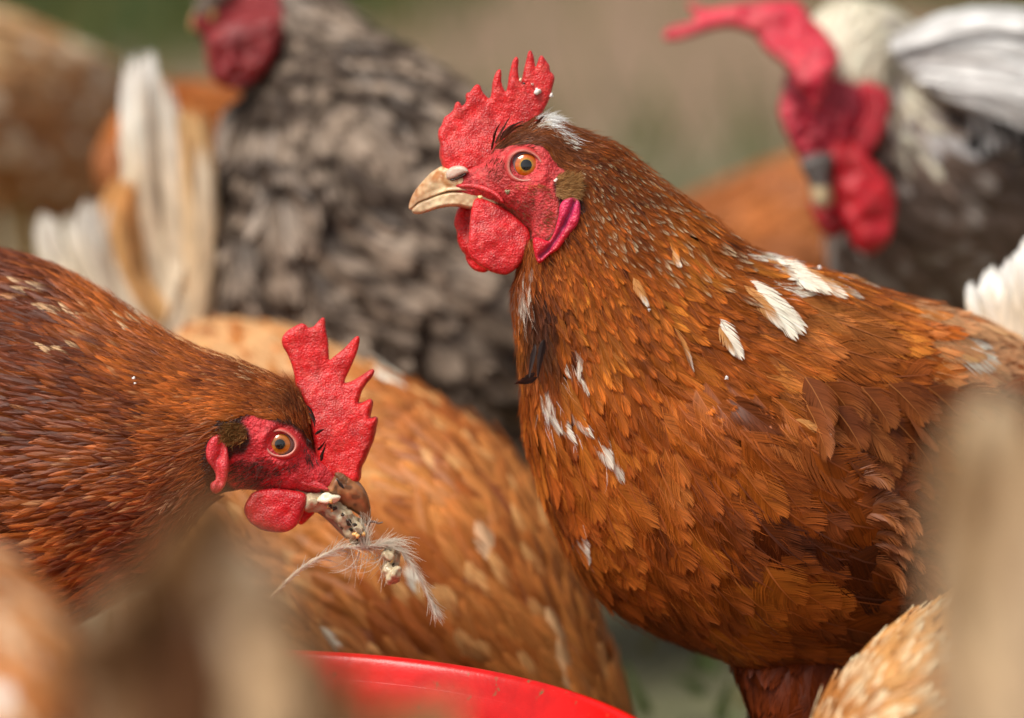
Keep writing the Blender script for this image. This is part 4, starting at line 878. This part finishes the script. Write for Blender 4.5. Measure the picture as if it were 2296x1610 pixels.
crumb(303, 860, L2, .0008, 'lower white crumb on the neck of the feeding hen', seed=14)
crumb(1838, 602, LM, .0015, 'blurred white crumb on the back ridge of the raised hen', seed=15)

# ------------------------------------------------------------------ red feeding bowl
def bowl():
    c = P(640, 1455, 0) ; Rr = .1765; c = np.array([c[0], c[1] - Rr + .004, 0]); zt = P(640, 1455, 0)[2] - .002
    prof = [(.085, .004), (.10, 0.0), (.118, .004), (.135, .03), (.150, .07), (.160, .098), (.166, zt - .010), (.172, zt - .009), (.1755, zt - .006), (.1765, zt - .003), (.1758, zt - .0005), (.1738, zt + .001), (.171, zt), (.169, zt - .003), (.1665, zt - .009), (.163, zt - .018), (.157, .09), (.145, .06), (.130, .028), (.112, .010), (.09, .007), (.05, .0065), (.001, .0065)]
    r_ = np.array(prof); r_ = catmull(r_, 3, False); n = 220; az = np.arange(n) / n * 2 * math.pi
    V = np.stack([r_[:, None, 0] * np.cos(az), r_[:, None, 0] * np.sin(az), np.repeat(r_[:, 1:2], n, 1)], -1)
    m_ = len(r_); V = V.reshape(-1, 3)
    i = np.arange(m_ - 1)[:, None]; j = np.arange(n)[None]; F = np.stack([i * n + j, i * n + (j + 1) % n, (i + 1) * n + (j + 1) % n, (i + 1) * n + j], -1).reshape(-1, 4)
    M = mat('red_plastic', color=lin(214, 12, 8), rough=.28, spec=.45, vary=[(25, .75, 1.1), (150, .88, 1.08)], bumps=[('noise', 140, .35, .0006), ('noise', 600, .35, .0002)], fleck=(170, .65, tuple(lin(128, 84, 50))))
    b = thing('feeding_bowl', 'round glossy red plastic feeding bowl with food stains along its rolled rim', 'bowl', c)
    o = mesh_np('bowl_wall', V, F, M, b); o.matrix_parent_inverse = Matrix.Identity(4); b.rotation_euler = (0, R(1.6), 0)
bowl()

# ------------------------------------------------------------------ the rest of the flock, out of focus
def palette(c0, c1_, tipc=None, tipp=.15, spots=(), seed=0, sc1=.05, extra=None):
    def f(u, v, rng, F):
        p = P(u, v, np.zeros(F)) + seed; k = np.clip(.5 + 1.3 * (vnoise(p, sc1) - .5) + .9 * (vnoise(p + 4, .02) - .5) + rng.randn(F) * .2, 0, 1)[:, None]
        c = c0 + (c1_ - c0) * k; ct = c * (1.1 + .3 * rng.rand(F, 1)); tip = .55 + .2 * rng.rand(F)
        if tipc is not None: q = rng.rand(F) < tipp; ct[q] = tipc; tip[q] = .45
        for (x, y, ru, rv, pr, cc) in spots:
            q = (((u - x) / ru) ** 2 + ((v - y) / rv) ** 2 < 1) & (rng.rand(F) < pr); c[q] = cc; ct[q] = cc
        if extra is not None: c, ct = extra(u, v, c, ct, rng)
        return c, ct, tip
    return f
def flock_hen(label, st, wmul, size, colf, under, seed, nb=9, arange=None, name='hen', cat='hen', spacing=.5, base=None, nth=56, n=20000, skinf=None, bars=None, cb=None, mask=None, tipw=.25, flow=None, lift=.12, post=None):
    xs = [s[1] for s in st]; k = len(st) // 2; u, v = st[k][1]; d = st[k][3]; b = P(u, v, d) if base is None else base
    h = thing(name, label, cat, (b[0], b[1], 0)); st = [(a, b_, w_ * wmul, d_) for a, b_, w_, d_ in st]
    Lf = Loft(st, 4); Lf.build('body', M_SKIN, h, np.arange(0, len(st) - 1 + .001, .2), nth, skinf or (lambda u, v, V: np.broadcast_to(under, (len(u), 3))))
    plumage('body_feathers', Lf, h, (lambda u, v: tuple(x + 0 * u for x in size)) if isinstance(size, tuple) else size, colf, arange or (.3, len(st) - 1), n, seed, mask, spacing, flow, lift, .2, nb, segs=2, fray=1.3, bars=bars, cb=cb, tipw=tipw, post=post)
    return h, Lf

# orange hen behind the bowl, back to front from its tail on the left down to its head on the right
SO = [((1440, 1640), (1330, 1720), .018, .16), ((1405, 1545), (1180, 1740), .034, .16), ((1365, 1430), (1020, 1740), .050, .165), ((1315, 1300), (880, 1700), .062, .17), ((1245, 1160), (740, 1620), .075, .18), ((1150, 1020), (620, 1480), .084, .20),
      ((1030, 925), (540, 1420), .086, .22), ((910, 856), (450, 1370), .084, .25), ((790, 800), (370, 1290), .078, .28), ((660, 742), (310, 1180), .068, .31), ((540, 722), (300, 1040), .052, .34), ((450, 728), (370, 850), .032, .37), ((400, 750), (360, 800), .012, .39)]
cor = palette(lin(158, 86, 38), lin(212, 142, 76), lin(228, 172, 110), .10, [(640, 770, 270, 62, .75, lin(222, 172, 120)), (735, 1375, 24, 12, .6, CREAM), (765, 1425, 26, 12, .6, CREAM), (1090, 1200, 20, 46, .3, lin(230, 190, 150)), (882, 835, 36, 26, .9, CREAM), (1240, 1430, 30, 60, .4, lin(235, 190, 140)), (930, 1290, 40, 18, .6, CREAM)], 3)
hO, LO = flock_hen('orange hen between the two sharp hens, its back rising behind the red bowl', SO, 1, (.030, .013, .5), cor, lin(140, 72, 28), 61, 12)
rg = np.random.RandomState(21); tf = []
for (bx, by, mx, my, tx, ty, n, w_, c0_, ct_) in ((400, 770, 330, 440, 318, 130, 7, .019, (236, 216, 186), (246, 240, 232)), (410, 770, 385, 480, 352, 175, 7, .018, (242, 222, 194), (246, 236, 222)), (430, 770, 430, 520, 410, 260, 7, .017, (236, 206, 166), (228, 186, 132)),
    (440, 770, 455, 560, 448, 330, 5, .015, (236, 208, 172), (240, 222, 196)), (380, 780, 270, 560, 268, 400, 6, .016, (226, 176, 118), (216, 160, 100)), (360, 800, 245, 620, 222, 455, 5, .014, (240, 224, 200), (246, 240, 230)), (350, 820, 160, 640, 112, 480, 5, .014, (232, 216, 190), (240, 232, 220))):
    for i in range(n):
        j = rg.randn(6) * 9; tf.append(((bx + j[0] * 2.2, by + j[1]), (mx + j[2] * 2, my + j[3]), (tx + j[2] * 1.6 + j[4], ty + j[5] * 1.5), .37 + .02 * rg.rand(), .36 + .05 * rg.rand(), w_, lin(*c0_) * rg.uniform(.85, 1), lin(*ct_)))
long_feathers('tail', tf, hO, 9, 18, .8)
leg(hO, P(900, 1560, .17), P(900, 1900, .17)[:2], 1); leg(hO, P(960, 1560, .28), P(960, 1880, .28)[:2], 1)

# barred hen
SB = [((428, 42), (440, 66), .005, .40), ((468, -30), (478, 130), .013, .41), ((520, -70), (500, 185), .019, .42), ((600, -80), (550, 215), .022, .42), ((690, -40), (535, 262), .027, .42), ((765, 20), (515, 340), .036, .42), ((845, 78), (492, 440), .046, .42), ((935, 130), (474, 550), .058, .42),
      ((1025, 185), (466, 670), .070, .42), ((1130, 262), (486, 800), .080, .43), ((1260, 360), (570, 930), .088, .44), ((1400, 470), (760, 1060), .09, .46), ((1550, 580), (1010, 1130), .085, .49), ((1690, 680), (1350, 1090), .06, .52), ((1760, 780), (1600, 1000), .03, .55)]
def cbar(u, v, rng, F):
    k = np.clip(rng.rand(F, 1) * .7 + .5 * (vnoise(P(u, v, np.zeros(F)), .05)[:, None] - .3), 0, 1); c = lin(46, 36, 32) * (1 - k) + lin(86, 70, 62) * k; return c, lin(206, 184, 166) * (.45 + .55 * rng.rand(F, 1)), .66
def barring(V, c):
    """pale bars running across the plumage"""
    u, v = UV(V); q = np.stack([u / 78 + .12 * v / 26, v / 15 - .2 * u / 60, 0 * u], -1); n = vnoise(q, 1.0) * .75 + .25 * vnoise(q * 2.3 + 9, 1.0)
    k = smooth(n, .46, .60)[..., None]; big = (.75 + .5 * vnoise(V, .06))[..., None]
    return (lin(82, 68, 58) * (1 - k) + lin(172, 152, 134) * k) * big * (.8 + .4 * c[..., :1] / (c[..., :1].mean() + 1e-6) * .5)
RB = [(455, -60), (620, -60), (632, 60), (600, 150), (560, 185), (500, 190), (470, 150), (462, 60)]
hB, LBd = flock_hen('grey and brown barred hen with red face, standing behind the sharp hens', SB, 1, lambda u, v: (np.interp(v, [100, 600], [.030, .050]), np.interp(v, [100, 600], [.014, .036]), .85 + 0 * u), cbar, lin(60, 48, 42), 62, 14, mask=lambda u, v, n: ~inpoly(u, v, RB), tipw=.12, spacing=.42, post=barring,
    skinf=lambda u, v, V: np.where((inpoly(u, v, RB) | (u < 470))[:, None], lin(140, 30, 34), lin(60, 48, 42)), n=30000, lift=.18)
puff('wattle', [(470, 70), (462, 130), (480, 185), (540, 200), (590, 170), (625, 110), (632, 50), (560, 30)], .385, .010, M_COMB, hB, redf(lin(128, 14, 24), 31), 26, 7, 3, lump=.003)  # face and wattle reds darkened in colour, standing in for weaker light there
puff('beak', [(424, 58), (432, 30), (452, 10), (480, 8), (490, 34), (478, 56), (450, 60), (432, 70)], .405, .008, M_HORN, hB, flat(lin(196, 152, 92)), 14, 5, 3)
puff('comb', [(470, 0), (480, -60), (520, -110), (580, -120), (620, -70), (640, -10), (560, 20)], .42, .004, M_COMB, hB, redf(lin(170, 24, 34), 32), 12, 7, 3)
leg(hB, P(1000, 1090, .40), P(1000, 1640, .40)[:2], -1); leg(hB, P(1080, 1090, .5), P(1080, 1600, .5)[:2], -1)

# far hens
def ell(cu, cv, ru, rv, w_, d, n=9, dd=.1, tilt=0):
    st = []
    for i in range(n):
        x = -1 + 2 * (i + .15) / (n - .7); h = math.sqrt(max(1 - x * x, .02)); uu = cu + ru * x; y = cv + tilt * x
        st.append(((uu, y - rv * h), (uu, y + rv * h), w_ * h, d + dd * x))
    return st
f1, _ = flock_hen('pale tan hen far behind at the left edge, its rounded back blurred', [((-420, 40), (-400, 160), .02, .80), ((-380, -40), (-330, 240), .03, .80), ((-300, -60), (-260, 330), .05, .82), ((-160, -30), (-150, 420), .08, .85), ((0, 28), (-20, 450), .09, .88), ((110, 84), (80, 480), .09, .92), ((200, 120), (170, 470), .07, .96), ((258, 180), (225, 420), .04, 1.0), ((272, 250), (262, 340), .015, 1.02)],
    1, (.045, .022, .7), palette(lin(182, 132, 84), lin(228, 190, 142), lin(240, 220, 190), .25, (), 5, .08), lin(170, 122, 78), 63, 7)
leg(f1, P(40, 440, .88), P(40, 900, .88)[:2], -1); leg(f1, P(-40, 440, .95), P(-40, 880, .95)[:2], -1)
f2, _ = flock_hen('orange brown hen behind the cream tail and in front of the barred hen chest', ell(470, 400, 260, 205, .08, .72, 9, .10, 20)[:], 1, (.040, .020, .7), palette(lin(182, 100, 44), lin(224, 150, 84), None, 0, (), 6, .08), lin(160, 92, 42), 64, 7)
leg(f2, P(470, 590, .70), P(470, 1150, .70)[:2], -1); leg(f2, P(430, 590, .78), P(430, 1120, .78)[:2], -1)
f3, _ = flock_hen('orange hen far behind between the raised hen neck and the rooster', [((1330, 620), (1340, 700), .02, .95), ((1430, 520), (1450, 760), .05, .95), ((1540, 450), (1560, 800), .07, .95), ((1660, 398), (1680, 830), .08, .95), ((1800, 350), (1820, 830), .085, .95), ((1940, 380), (1960, 800), .08, .97), ((2060, 450), (2080, 740), .06, 1.0), ((2140, 540), (2150, 640), .02, 1.02)],
    1, (.040, .020, .7), palette(lin(142, 78, 38), lin(190, 116, 62), None, 0, (), 7, .08), lin(160, 84, 34), 65, 7)
leg(f3, P(1700, 830, .93), P(1700, 1200, .93)[:2], -1); leg(f3, P(1760, 830, 1.0), P(1760, 1180, 1.0)[:2], -1)

# rooster
def c6(pts): return [(x * .4178 + 1457.4, y * .4178) for x, y in pts]
RS = [((850, 860), (930, 850), .008, .37), ((740, 700), (1080, 780), .018, .38), ((700, 520), (1220, 680), .026, .385), ((740, 330), (1280, 520), .030, .39), ((850, 130), (1290, 410), .030, .395), ((1000, 22), (1300, 380), .030, .40), ((1180, 22), (1290, 480), .032, .41), ((1340, 80), (1240, 640), .036, .42), ((1480, 190), (1130, 840), .046, .43),
      ((1660, 280), (1000, 1080), .058, .44), ((1860, 330), (960, 1380), .075, .46), ((2100, 380), (1120, 1680), .088, .48), ((2350, 450), (1520, 1820), .088, .52), ((2600, 600), (2100, 1720), .06, .56), ((2760, 820), (2600, 1300), .03, .60)]
RS = [(c6([a])[0], c6([b])[0], w_, d) for a, b, w_, d in RS]
RF = c6([(700, 300), (960, 330), (1000, 430), (1100, 440), (1190, 430), (1290, 500), (1265, 650), (1200, 770), (1080, 860), (800, 920), (700, 740), (660, 560)])
def crx(u, v, c, ct, rng):
    x = (u - 1457.4) / .4178; y = v / .4178; F = len(u)
    wh = np.maximum(smooth(-y - .5 * (x - 900), -900, -560), .8 * np.exp(-((x - 1340) / 150) ** 2) * smooth(-y, -1100, -700)); k = (rng.rand(F) < wh)[:, None]; cc = lin(248, 238, 216) * (.85 + .15 * rng.rand(F, 1)); c = np.where(k, cc, c); ct = np.where(k, cc, ct)
    s = ((x > 1250) & (y < 900) & (rng.rand(F) < .5))[:, None]; ct = np.where(s, lin(216, 206, 198), ct)
    b = ((x > 1700) & (x < 2300) & (y > 560) & (y < 860) & (rng.rand(F) < .8))[:, None]; c = np.where(b, lin(30, 28, 32), c); ct = np.where(b, lin(36, 34, 38), ct)
    s = (((x - 1700) / 100) ** 2 + ((y - 830) / 130) ** 2 < 1) & (rng.rand(F) < .35); c = np.where(s[:, None], lin(216, 212, 212), c); ct = np.where(s[:, None], lin(226, 222, 222), ct)
    return c, ct
hR, LR = flock_hen('white and grey speckled rooster with bowed head and long red comb flopping left', RS, 1, lambda u, v: (np.interp(v + .3 * (u - 1900), [0, 500], [.030, .036]), np.interp(v + .3 * (u - 1900), [0, 500], [.007, .018]), np.interp(v, [200, 500], [.1, .6])),
    palette(lin(84, 70, 63), lin(136, 116, 104), lin(196, 184, 176), .3, (), 8, .05, crx), lin(90, 70, 60), 66, 12, name='rooster', cat='rooster', n=30000, spacing=.45,
    mask=lambda u, v, n: ~inpoly(u, v, RF), skinf=lambda u, v, V: np.where(inpoly(u, v, RF)[:, None], lin(186, 60, 78) * (.6 + .8 * vnoise(V, .012)[:, None]), np.where((v < 330)[:, None], lin(214, 200, 172), lin(90, 70, 60))))
CR = c6([(70, 195), (100, 150), (170, 128), (240, 108), (215, 50), (195, 18), (240, 22), (310, 45), (400, 34), (560, 12), (720, 2), (810, 20), (860, 90), (930, 160), (1000, 250), (1015, 330), (985, 400), (945, 480), (925, 560), (885, 600), (850, 560), (800, 500), (765, 440), (755, 385), (690, 330), (620, 270), (570, 200), (500, 165), (400, 150), (300, 175), (200, 205), (110, 222)])
puff('comb', CR, lambda u, v:   .36 - .02 * smooth(v, 20, 200), .007, M_COMB, hR, redf(lin(196, 30, 58), 41, pale=.25), 22, 6, 3, lump=.006, lumps=.022)
puff('wattle', c6([(960, 800), (1020, 740), (1110, 760), (1200, 870), (1285, 960), (1320, 1060), (1312, 1180), (1290, 1280), (1225, 1350), (1150, 1365), (1090, 1320), (1050, 1230), (990, 1120), (965, 980)]), .362, .006, M_COMB, hR, redf(lin(196, 18, 38), 42), 22, 6, 3, lump=.006, lumps=.02)
puff('wattle', c6([(850, 1060), (900, 1110), (985, 1090), (1060, 1220), (1000, 1275), (935, 1262), (880, 1180)]), .375, .005, M_COMB, hR, redf(lin(170, 12, 30), 43), 18, 6, 3)
puff('ear_lobe', c6([(1120, 470), (1200, 450), (1290, 510), (1275, 660), (1220, 780), (1150, 840), (1090, 800), (1100, 700), (1150, 600)]), .363, .005, M_COMB, hR, redf(lin(176, 16, 40), 44), 12, 6, 3)
puff('cheek', c6([(690, 600), (730, 480), (800, 560), (900, 600), (960, 560), (1060, 600), (1080, 720), (1040, 800), (960, 850), (900, 890), (820, 870), (760, 790)]), .362, .008, M_COMB, hR, redf(lin(188, 44, 66), 45), 26, 6, 3, lump=.005)
puff('beak', c6([(800, 880), (850, 830), (930, 815), (990, 840), (965, 950), (968, 1050), (945, 1110), (908, 1125), (875, 1080), (850, 980)]), .352, .009, M_HORN, hR, lambda u, v, ds, V: np.where((v > 418)[:, None], lin(206, 184, 146), lin(92, 84, 80)), 20, 5, 3)
rg = np.random.RandomState(31); tf = []
for i in range(105):
    k = rg.rand(); x0, y0 = 1990 + 110 * k + rg.randn() * 10, 100 + 90 * k + rg.randn() * 10; cc = rg.choice([0, 0, 0, 1]); g = lin(244, 242, 240) * rg.uniform(.9, 1.0) if cc == 0 or rg.rand() < .75 else lin(120, 118, 118)
    x2 = 2300 + 100 * rg.rand(); y2 = 30 + 240 * k + 40 * rg.rand(); tf.append(((x0, y0), ((x0 + x2) / 2, (y0 + y2) / 2 - 36 + 30 * k), (x2, y2), .375, .35 + .03 * rg.rand(), .012, g, g))
for i in range(18):
    k = rg.rand(); x0 = 2040 + 170 * k; y0 = 150 + 60 * k + rg.randn() * 12; g = lin(212, 208, 206) * rg.uniform(.7, 1.0) if rg.rand() < .75 else lin(66, 62, 62)
    x2 = x0 + 40 + 120 * rg.rand(); y2 = y0 + 110 + 60 * rg.rand(); tf.append(((x0, y0), ((x0 + x2) / 2 + 16, (y0 + y2) / 2 - 22), (x2, y2), .40, .385, .008, g, g))
long_feathers('sickle_feathers', tf, hR, 33, 16, .35)
leg(hR, P(2150, 740, .44), P(2150, 1420, .44)[:2], -1); leg(hR, P(2230, 740, .56), P(2230, 1400, .56)[:2], -1)

# ------------------------------------------------------------------ birds between the camera and the focus plane
SF = [((2420, 1500), (2420, 1640), .02, -.06), ((2340, 1370), (2360, 1760), .05, -.07), ((2230, 1300), (2260, 1900), .07, -.08), ((2110, 1352), (2140, 1960), .075, -.10), ((2000, 1418), (2030, 1990), .072, -.115), ((1900, 1515), (1930, 1980), .06, -.13), ((1835, 1610), (1850, 1940), .045, -.14), ((1790, 1720), (1800, 1880), .02, -.15)]
SF = SF[::-1]
g1, _ = flock_hen('honey coloured hen with cream streaks crouching at the lower right corner', SF, 1, (.022, .009, .3), palette(lin(186, 122, 62), lin(226, 172, 108), lin(248, 226, 186), .5, (), 9, .03), lin(150, 98, 50), 67, 12, n=26000, tipw=.5)
leg(g1, P(2100, 1900, -.09), P(2100, 2150, -.09)[:2], -1); leg(g1, P(2140, 1900, -.03), P(2140, 2150, -.03)[:2], -1)
SL = [((-520, 1500), (-500, 1640), .02, -.36), ((-400, 1300), (-380, 1800), .05, -.38), ((-260, 1215), (-240, 1960), .065, -.40), ((-110, 1205), (-100, 2040), .07, -.42), ((20, 1270), (10, 2060), .07, -.43), ((120, 1370), (100, 2040), .065, -.44), ((190, 1480), (170, 1980), .055, -.44), ((235, 1610), (215, 1900), .035, -.45), ((255, 1720), (250, 1810), .012, -.45)]
g2, _ = flock_hen('pale orange and white hen with rounded back at the lower left corner', SL, 1, (.020, .009, .6), palette(lin(176, 104, 52), lin(212, 148, 92), lin(236, 204, 168), .15, [(60, 1520, 40, 46, .5, lin(246, 232, 218)), (30, 1590, 50, 36, .6, lin(248, 238, 228))], 10, .03), lin(160, 104, 62), 68, 10)
leg(g2, P(-100, 2000, -.42), P(-100, 2500, -.42)[:2], 1); leg(g2, P(-60, 2000, -.37), P(-60, 2450, -.37)[:2], 1)
def tail_hen(label, st, feathers, colf, seed, nb=16, sh=.7):
    h, _ = flock_hen(label, st, 1, (.026, .013, .7), colf, lin(120, 80, 50), seed, 8, n=9000, spacing=.6)
    rg = np.random.RandomState(seed); tf = []
    for (b, m_, t, n, w_, c0_, ct_, d, sp) in feathers:
        for i in range(n):
            j = rg.randn(6) * sp; tf.append(((b[0] + j[0] * 1.5, b[1] + j[1]), (m_[0] + j[2], m_[1] + j[3]), (t[0] + j[2] + j[4], t[1] + j[5]), d - .07 + .02 * rg.randn(), d - .07 + .03 * rg.randn(), w_, lin(*c0_) * rg.uniform(.9, 1.1), lin(*ct_) * rg.uniform(.9, 1.1)))
    long_feathers('tail', tf, h, seed, nb, sh); return h
SC = [((560, 1700), (520, 1790), .012, -.62), ((600, 1690), (540, 2000), .03, -.60), ((680, 1680), (620, 2250), .045, -.58), ((800, 1690), (760, 2400), .055, -.54), ((950, 1740), (930, 2420), .055, -.50), ((1100, 1850), (1090, 2340), .045, -.46), ((1220, 2000), (1210, 2200), .02, -.44)][::-1]
tc = [((430, 1850), (440, 1460), (455, 1130), 14, .024, (120, 84, 52), (176, 136, 96), -.65, 16), ((400, 1850), (340, 1560), (310, 1290), 14, .024, (126, 92, 60), (172, 136, 100), -.64, 22), ((520, 1850), (560, 1580), (590, 1330), 12, .024, (128, 92, 60), (160, 124, 88), -.63, 22), ((330, 1850), (280, 1560), (225, 1420), 16, .018, (120, 90, 62), (146, 112, 80), -.64, 26), ((360, 1850), (330, 1500), (290, 1300), 14, .018, (128, 96, 64), (150, 114, 80), -.63, 22), ((400, 1850), (390, 1480), (390, 1190), 12, .018, (120, 84, 54), (140, 104, 70), -.62, 20), ((380, 1850), (360, 1600), (330, 1400), 12, .017, (120, 84, 52), (140, 102, 66), -.63, 22), ((520, 1850), (540, 1600), (520, 1330), 14, .017, (110, 74, 44), (140, 104, 70), -.62, 26), ((620, 1850), (640, 1620), (650, 1420), 14, .019, (150, 112, 76), (190, 152, 112), -.62, 24), ((780, 1900), (900, 1700), (1010, 1590), 12, .018, (180, 134, 92), (196, 150, 108), -.58, 18), ((720, 1850), (740, 1690), (740, 1545), 10, .015, (226, 196, 156), (236, 208, 172), -.64, 12), ((430, 1800), (450, 1400), (462, 1085), 7, .016, (120, 84, 52), (150, 112, 76), -.66, 12), ((470, 1800), (490, 1400), (500, 1100), 7, .016, (110, 74, 44), (168, 132, 96), -.64, 12),
      ((420, 1800), (350, 1450), (300, 1290), 7, .017, (150, 114, 78), (158, 122, 88), -.65, 16), ((400, 1850), (290, 1600), (240, 1470), 7, .016, (160, 124, 90), (172, 134, 98), -.66, 16),
      ((520, 1800), (555, 1450), (560, 1230), 12, .018, (196, 166, 130), (214, 192, 164), -.70, 10), ((560, 1800), (610, 1500), (620, 1320), 7, .016, (190, 158, 122), (206, 178, 144), -.70, 12), ((600, 1820), (680, 1620), (700, 1460), 7, .016, (150, 110, 74), (166, 128, 90), -.66, 14),
      ((440, 1820), (430, 1560), (420, 1370), 10, .016, (92, 58, 32), (98, 62, 36), -.74, 22), ((660, 1850), (760, 1700), (800, 1560), 8, .016, (176, 134, 92), (200, 160, 116), -.62, 22), ((700, 1880), (880, 1740), (960, 1600), 8, .018, (176, 128, 84), (190, 142, 98), -.60, 20)]
tail_hen('very blurred brown hen in the foreground with a peaked tail of brown and cream feathers', SC, tc, palette(lin(150, 104, 64), lin(200, 160, 116), CREAM, .2, (), 11, .03), 71)
SR = [((2180, 1700), (2130, 1800), .012, -.60), ((2240, 1680), (2180, 2000), .03, -.58), ((2340, 1660), (2290, 2200), .045, -.56), ((2460, 1670), (2430, 2340), .055, -.52), ((2600, 1720), (2590, 2360), .055, -.48), ((2740, 1830), (2730, 2280), .045, -.44), ((2850, 1960), (2840, 2140), .02, -.42)][::-1]
tr_ = [((2200, 1800), (2175, 1350), (2180, 930), 8, .018, (196, 166, 132), (214, 184, 144), -.62, 14), ((2250, 1800), (2240, 1300), (2235, 880), 8, .020, (208, 180, 142), (232, 206, 170), -.64, 14), ((2300, 1800), (2300, 1350), (2300, 930), 8, .020, (212, 184, 150), (222, 190, 148), -.64, 16), ((2170, 1820), (2150, 1500), (2150, 1200), 6, .016, (176, 150, 122), (188, 160, 130), -.60, 12), ((2350, 1800), (2370, 1400), (2380, 1000), 6, .020, (206, 170, 130), (216, 184, 146), -.62, 16)]
tail_hen('very blurred cream hen tail standing upright at the right edge in the foreground', SR, tr_, palette(lin(180, 140, 100), lin(220, 184, 140), CREAM, .2, (), 12, .03), 72)
